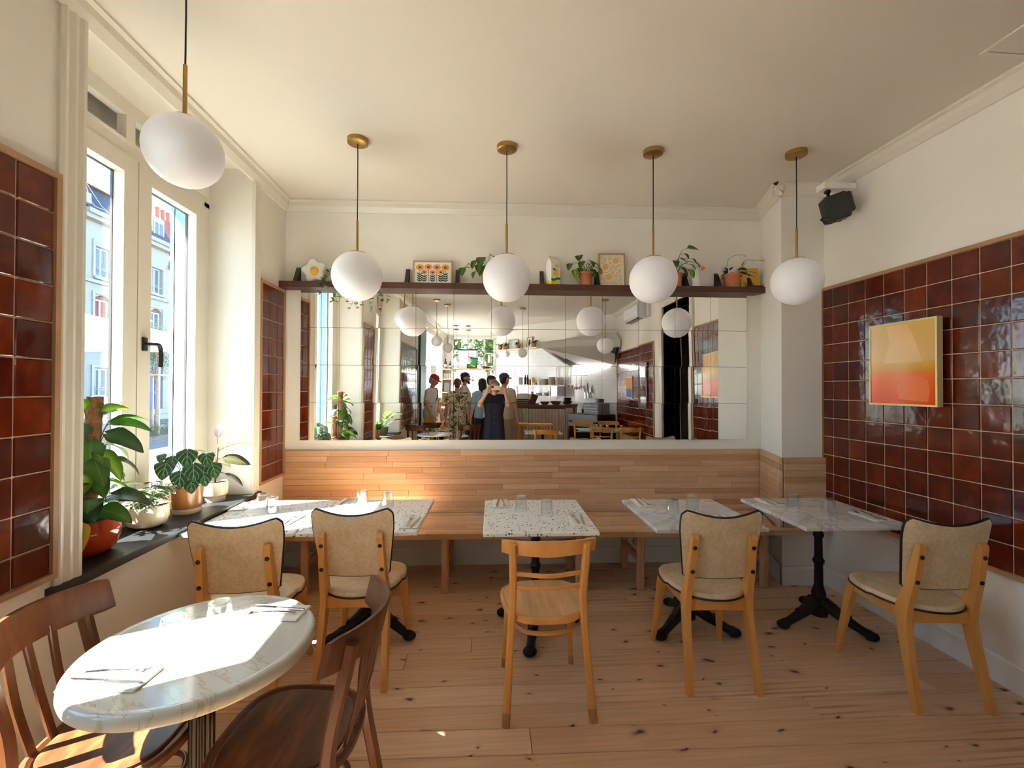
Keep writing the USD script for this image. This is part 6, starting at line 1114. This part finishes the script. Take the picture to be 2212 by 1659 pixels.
def hand(w, d, nrm, side, curl=.5, s=1.):
    """wrist point, pointing direction, palm normal; side=+1 when the thumb lies towards d x nrm. Returns bones."""
    w, d, nrm = np.array(w, float), np.array(d, float), np.array(nrm, float); d /= np.linalg.norm(d); nrm -= d*(nrm@d); nrm /= np.linalg.norm(nrm); a = np.cross(d, nrm)*side
    P = lambda x, y, z: tuple(w+s*(x*d+y*a+z*nrm)); out = [((P(0, .012, 0), .021*s), (P(.075, .028, 0), .012*s)), ((P(0, -.012, 0), .021*s), (P(.07, -.03, 0), .011*s)), ((P(.075, .028, 0), .012*s), (P(.07, -.03, 0), .011*s)), ((P(.0, 0, 0), .022*s), (P(.05, .0, 0), .016*s))]
    for k, (y, L_) in enumerate(((.028, .070), (.009, .078), (-.010, .073), (-.029, .058))):
        b = .5*curl; p0 = (.078-.003*k, y, 0); p1 = (p0[0]+L_*.5*math.cos(b), y*1.12, L_*.5*math.sin(b)); b2 = b+1.1*curl; p2 = (p1[0]+L_*.32*math.cos(b2), y*1.15, p1[2]+L_*.32*math.sin(b2)); b3 = b2+.7*curl; p3 = (p2[0]+L_*.22*math.cos(b3), y*1.15, p2[2]+L_*.22*math.sin(b3))
        out += seg3((P(*p0), .0098*s), (P(*p1), .0092*s), (P(*p2), .0085*s), (P(*p3), .0078*s))
    out += seg3((P(.018, .022, .004), .015*s), (P(.045, .05, .016+.01*curl), .0112*s), (P(.068, .062, .028+.014*curl), .0096*s), (P(.088, .062, .040+.016*curl), .0085*s)); return out
def person(label, loc, rz, H, skin, hair, top, bottom, arms, cap=None, hairstyle='short', head_tilt=0., head_turn=0., sleeve=.55, lean=0., beard=None, skirt=False, strap=False, stripe=False, group=None, sit=False, handcurl=.6):
    t = thing('person', label, 'person', loc, rz, scale=H/1.75)
    hx = lambda p: np.array(p, float)
    def L_(p):            # lean the upper body forward about the hip
        p = hx(p); a = math.radians(lean)
        if p[2] > .95: z, y = p[2]-.95, p[1]; p = np.array([p[0], y*math.cos(a)+z*math.sin(a), .95+z*math.cos(a)-y*math.sin(a)])
        return tuple(p)
    B = []
    for s in (-1, 1):
        if sit: hip, kn, an = (s*.09, 0, .95), (s*.12, .40, .95), (s*.12, .42, .55)
        else: hip, kn, an = (s*.088, 0, .90), (s*.10, .02, .49), (s*.105, -.02, .08)
        B += seg3((hip, .090), (tuple((hx(hip)*.55+hx(kn)*.45)+[0, .01, 0]), .075), (kn, .055), (tuple(hx(kn)*.65+hx(an)*.35+[0, -.02, 0]), .055), (an, .036)); B += seg3((tuple(hx(an)+[0, -.02, -.045]), .034), (tuple(hx(an)+[s*.015, .14, -.052]), .026))
    torso = [((-.07, 0, .94), .105, (.07, 0, .94), .105), ((-.055, .01, 1.10), .098, (.055, .01, 1.10), .098), ((-.085, .01, 1.28), .105, (.085, .01, 1.28), .105), ((-.135, -.005, 1.41), .058, (.135, -.005, 1.41), .058)]
    TB = []
    for (a, r, b, r2), (c2, r3, d2, r4) in zip(torso[:-1], torso[1:]):
        pts = [(a, r), (b, r2), (c2, r3), (d2, r4)]; TB.append([(L_(p), q) for p, q in pts])
    neck = seg3((L_((0, -.01, 1.42)), .058), (L_((0, .008, 1.53)), .050))
    hc = hx(L_((0, .022, 1.635))); ta, tn = math.radians(head_tilt+lean*.5), math.radians(head_turn)
    def Hd(p):            # head frame: tilt forward, turn to its left
        x, y, z = p; y, z = y*math.cos(ta)+z*math.sin(ta), z*math.cos(ta)-y*math.sin(ta); x, y = x*math.cos(tn)-y*math.sin(tn), y*math.cos(tn)+x*math.sin(tn); return tuple(hc+np.array([x, y, z]))
    head = [((Hd((0, -.022, .028)), .080), (Hd((0, .018, .022)), .076)), ((Hd((0, .018, .022)), .076), (Hd((0, .042, -.062)), .048)), ((Hd((-.028, .036, -.058)), .036), (Hd((.028, .036, -.058)), .036)), ((Hd((0, .052, -.085)), .026), (Hd((0, .03, -.04)), .055)), ((Hd((0, .088, .012)), .010), (Hd((0, .106, -.022)), .0125)), ((Hd((0, .106, -.022)), .0125), (Hd((0, .088, -.030)), .014))]
    for s in (-1, 1): head.append(((Hd((s*.078, -.012, .016)), .014), (Hd((s*.080, -.014, -.022)), .011)))
    armb, sl = [], []
    for s, (el, wr, hd_, nr, cu) in zip((-1, 1), arms):
        sh = L_((s*.172, -.008, 1.40)); el, wr = L_(el), L_(wr); armb += seg3((sh, .053), (el, .041), (tuple(hx(el)*.6+hx(wr)*.4), .037), (wr, .026)); armb += hand(wr, hd_, nr, s, cu)
        q = tuple(hx(sh)*(1-sleeve)+hx(el)*sleeve); sl += [((tuple(hx(sh)-[s*.05, 0, 0.0]), .062), (sh, .068)), ((sh, .068), (q, .062))]
    man = hulls(B+neck+head+armb)
    tor = mf.Manifold.batch_boolean([mf.Manifold.batch_hull([mf.Manifold.sphere(r, 16).translate(p) for p, r in g]) for g in TB], mf.OpType.Add)
    obj('body', soften(man+tor, .011, 6), skin, t, smooth=True)
    shp = mf.Manifold.batch_boolean([mf.Manifold.batch_hull([mf.Manifold.sphere(r+.016, 16).translate(p) for p, r in g]) for g in TB]+[hulls(sl)], mf.OpType.Add)
    zcut = .90 if not skirt else .86
    shp = shp.trim_by_plane((0, 0, 1), zcut)
    obj('dress_top' if skirt else 'shirt', soften(shp, .016, 8), top, t, smooth=True)
    if skirt:
        sk_ = mf.Manifold.batch_hull([mf.Manifold.sphere(.122, 16).translate((x, 0, .97)) for x in (-.06, .06)]+[mf.Manifold.sphere(.10, 16).translate((x, y, .46)) for x in (-.13, .13) for y in (-.06, .07)]).trim_by_plane((0, 0, 1), .44); obj('skirt', soften(sk_, .02, 6), bottom, t, smooth=True)
    else:
        lg = []
        for s in (-1, 1):
            if sit: hip, kn, an = (s*.09, 0, .95), (s*.12, .40, .95), (s*.12, .42, .62)
            else: hip, kn, an = (s*.088, 0, .90), (s*.10, .02, .49), (s*.105, -.02, .10)
            lg += seg3((hip, .104), (tuple((hx(hip)*.55+hx(kn)*.45)+[0, .01, 0]), .09), (kn, .072), (an, .062))
        pv = mf.Manifold.batch_hull([mf.Manifold.sphere(.118, 16).translate((x, 0, z)) for x in (-.066, .066) for z in (.93, .95)]); tr_ = (hulls(lg)+pv)
        if not sit: tr_ = tr_.trim_by_plane((0, 0, -1), -1.01)
        obj('trousers', soften(tr_, .018, 6), bottom, t, smooth=True)
    for s in (-1, 1):
        an = (s*.12, .42, .55) if sit else (s*.105, -.02, .08); obj('shoe', soften(hulls([((tuple(hx(an)+[0, -.03, -.040]), .040), (tuple(hx(an)+[s*.015, .14, -.048]), .032))]).trim_by_plane((0, 0, 1), an[2]-.078), .014, 3), 'shoe', t, smooth=True)
        obj('eye', ball(.0105, Hd((s*.030, .084, .012)), sub=2), 'eye_white', t, smooth=True); obj('iris', ball(.0055, Hd((s*.030, .0925, .012)), sub=1), 'hair_dark', t, smooth=True)
    obj('mouth', ball(.018, Hd((0, .084, -.058)), (1, .5, .3)), 'lips', t, smooth=True)
    # hair
    hb = [((Hd((0, -.030, .035)), .084), (Hd((0, .008, .045)), .080))]
    if hairstyle == 'bob': hb += [((Hd((s*.045, -.02, .02)), .062), (Hd((s*.060, -.005, -.085)), .042)) for s in (-1, 1)]+[((Hd((0, -.05, .0)), .072), (Hd((0, -.05, -.09)), .055)), ((Hd((-.04, .062, .062)), .034), (Hd((.04, .062, .062)), .034))]
    elif hairstyle == 'long': hb += [((Hd((0, -.045, .02)), .080), (Hd((0, -.06, -.16)), .065)), ((Hd((0, -.06, -.16)), .065), (Hd((0, -.065, -.30)), .04))]+[((Hd((s*.05, -.02, .02)), .052), (Hd((s*.065, -.03, -.12)), .032)) for s in (-1, 1)]
    elif hairstyle == 'short': hb += [((Hd((0, -.045, .015)), .074), (Hd((0, -.045, -.045)), .055))]
    elif hairstyle == 'cropped': hb = [((Hd((0, -.030, .030)), .0815), (Hd((0, .0, .042)), .078)), ((Hd((0, -.042, .0)), .068), (Hd((0, -.040, -.04)), .052))]
    if hairstyle != 'bald':
        hm = hulls(hb); face = mf.Manifold.batch_hull([mf.Manifold.sphere(.062, 16).translate(Hd((0, .07, z))) for z in (-.005, -.07)]+[mf.Manifold.sphere(.055, 16).translate(Hd((0, .13, z))) for z in (0, -.09)]); obj('hair', soften(hm-face, .012, 5), hair, t, smooth=True)
    if beard: obj('beard', soften(hulls([((Hd((-.04, .03, -.045)), .034), (Hd((.04, .03, -.045)), .034)), ((Hd((-.022, .062, -.08)), .030), (Hd((.022, .062, -.08)), .030)), ((Hd((0, .075, -.10)), .028), (Hd((0, .06, -.075)), .034))]), .010, 3), beard, t, smooth=True)
    if cap:
        cpm = hulls([((Hd((0, -.030, .045)), .088), (Hd((0, .012, .05)), .084))]); up_ = np.array(Hd((0, 0, 1)))-hc; cpm = cpm.trim_by_plane(tuple(up_), float(up_@np.array(Hd((0, 0, .038))))); k = obj('cap', soften(cpm, .012, 3), cap, t, smooth=True)
        vs = mf.Manifold.batch_hull([mf.Manifold.sphere(.006, 8).translate(Hd(p)) for p in ((-.07, .055, .045), (.07, .055, .045), (-.055, .14, .030), (.055, .14, .030), (0, .16, .026))]); obj('visor', soften(vs, .012, 2), cap, k, smooth=True)
    if strap: obj('bag_strap', tube(smoothpts([L_((-.15, .07, 1.10)), L_((.0, .135, 1.28)), L_((.11, .07, 1.46)), L_((.13, -.04, 1.45)), L_((.05, -.125, 1.30)), L_((-.12, -.10, 1.10))], 30), .012, 6), 'strap_dark', t)
    if stripe:
        for k in range(6): obj('shirt_print', tube(smoothpts([L_((-.09+.035*k, -.122+.01*abs(k-2.5), 1.24)), L_((-.07+.03*k, -.118+.01*abs(k-2.5), 1.33))], 6), .006, 5), 'cap_red' if k % 2 else 'shirt_blue', t)
    return t, Hd
def down(s, fwd=.03, out=.0): return ((s*(.235+out), -.02+fwd*.3, 1.14), (s*(.245+out), .05+fwd, .90), (0, .15, -1), (-s, 0, 0), .5)
# the photographer: phone held up in both hands in front of the face
pt = person('photographer in a dark navy button dress holding a pale phone in front of her face', (.02, -.29, 0), 0, 1.66, 'skin_fair', 'hair_brown', 'dress_navy', 'dress_navy', [((-.27, .12, 1.28), (-.115, .225, 1.525), (.35, .12, .75), (.4, .85, 0), .75), ((.27, .12, 1.28), (.205, .225, 1.525), (-.35, .12, .75), (-.4, .85, 0), .75)], hairstyle='bob', skirt=True, head_tilt=4, sleeve=.45)[0]
for k in range(7): obj('dress_button', ball(.007, (0, .140 if k > 3 else .128, .62+.11*k) if k < 6 else (0, .135, 1.30), (1, .5, 1)), 'eye_white', pt)
ph = thing('phone', 'pale phone held sideways by the photographer', 'phone', (.045, -.035, 1.515)); obj('phone_body', bx(-.075, .08, -.009, .0, -.038, .038, .004), 'phone_white', ph, smooth=30); obj('camera_bump', bx(-.07, -.03, -.001, .004, -.004, .033, .001), 'black_enamel', ph, smooth=False); obj('screen', bx(-.07, .075, -.0098, -.009, -.034, .034), 'black_enamel', ph, smooth=False)
person('older man in a red cap, white tee and yellow trousers looking down by the entrance', (-1.40, -1.78, 0), -78, 1.80, 'skin_pink', 'hair_grey', 'tee_white', 'trouser_yellow', [down(-1, .10), down(1, .12)], cap='cap_red', head_tilt=22, lean=7, strap=True)
person('person with short auburn hair in a leaf-print shirt, seen from behind', (-.80, -1.72, 0), 172, 1.70, 'skin_tan', 'hair_auburn', 'leaf_print_cloth', 'leaf_print_cloth', [down(-1), down(1)], hairstyle='short', sleeve=.8)
person('bearded man in a navy cap and grey tee with his hands on the counter', (-.70, -2.22, 0), -85, 1.83, 'skin_tan', 'hair_dark', 'tee_grey', 'trouser_dark', [((-.22, .10, 1.16), (-.08, .27, 1.14), (.6, .6, -.1), (0, 0, -1), .4), ((.22, .10, 1.16), (.08, .27, 1.14), (-.6, .6, -.1), (0, 0, -1), .4)], cap='cap_navy', hairstyle='cropped', beard='hair_dark')
person('woman with long dark hair in a light blue shirt behind the photographer', (-.27, -1.72, 0), 150, 1.70, 'skin_fair', 'hair_dark', 'shirt_blue', 'trouser_dark', [down(-1), down(1)], hairstyle='long', sleeve=.9)
person('tall man in a navy cap and beige printed tee seen from behind', (.19, -.86, 0), 205, 1.79, 'skin_tan', 'hair_dark', 'tee_beige', 'trouser_tan', [down(-1), down(1)], cap='cap_navy', hairstyle='cropped', stripe=True, head_turn=20)
person('dark-haired person in profile between the tall man and the counter', (-.08, -1.36, 0), -60, 1.76, 'skin_tan', 'hair_dark', 'tee_white', 'trouser_dark', [down(-1), down(1)], hairstyle='short')
person('person with a shaved head sitting on the terrace outside the window, seen from behind', (-2.78, 3.74, -.62), 60, 1.72, 'skin_pink', 'hair_dark', 'terrace_pink', 'trouser_dark', [down(-1, .15), down(1, .15)], hairstyle='bald', sit=True, head_tilt=12)
tc_ = thing('terrace_stool', 'low stool on the terrace under the seated person', 'stool', (-2.78, 3.74, -.12)); obj('seat', lathe([(0, .26), (.17, .26), (.17, .30), (0, .30)], 24), 'alu', tc_)
for k in range(4): a = PI/4+k*PI/2; obj('leg', tube([(.13*math.cos(a), .13*math.sin(a), .27), (.16*math.cos(a), .16*math.sin(a), 0)], .012, 6), 'alu', tc_)
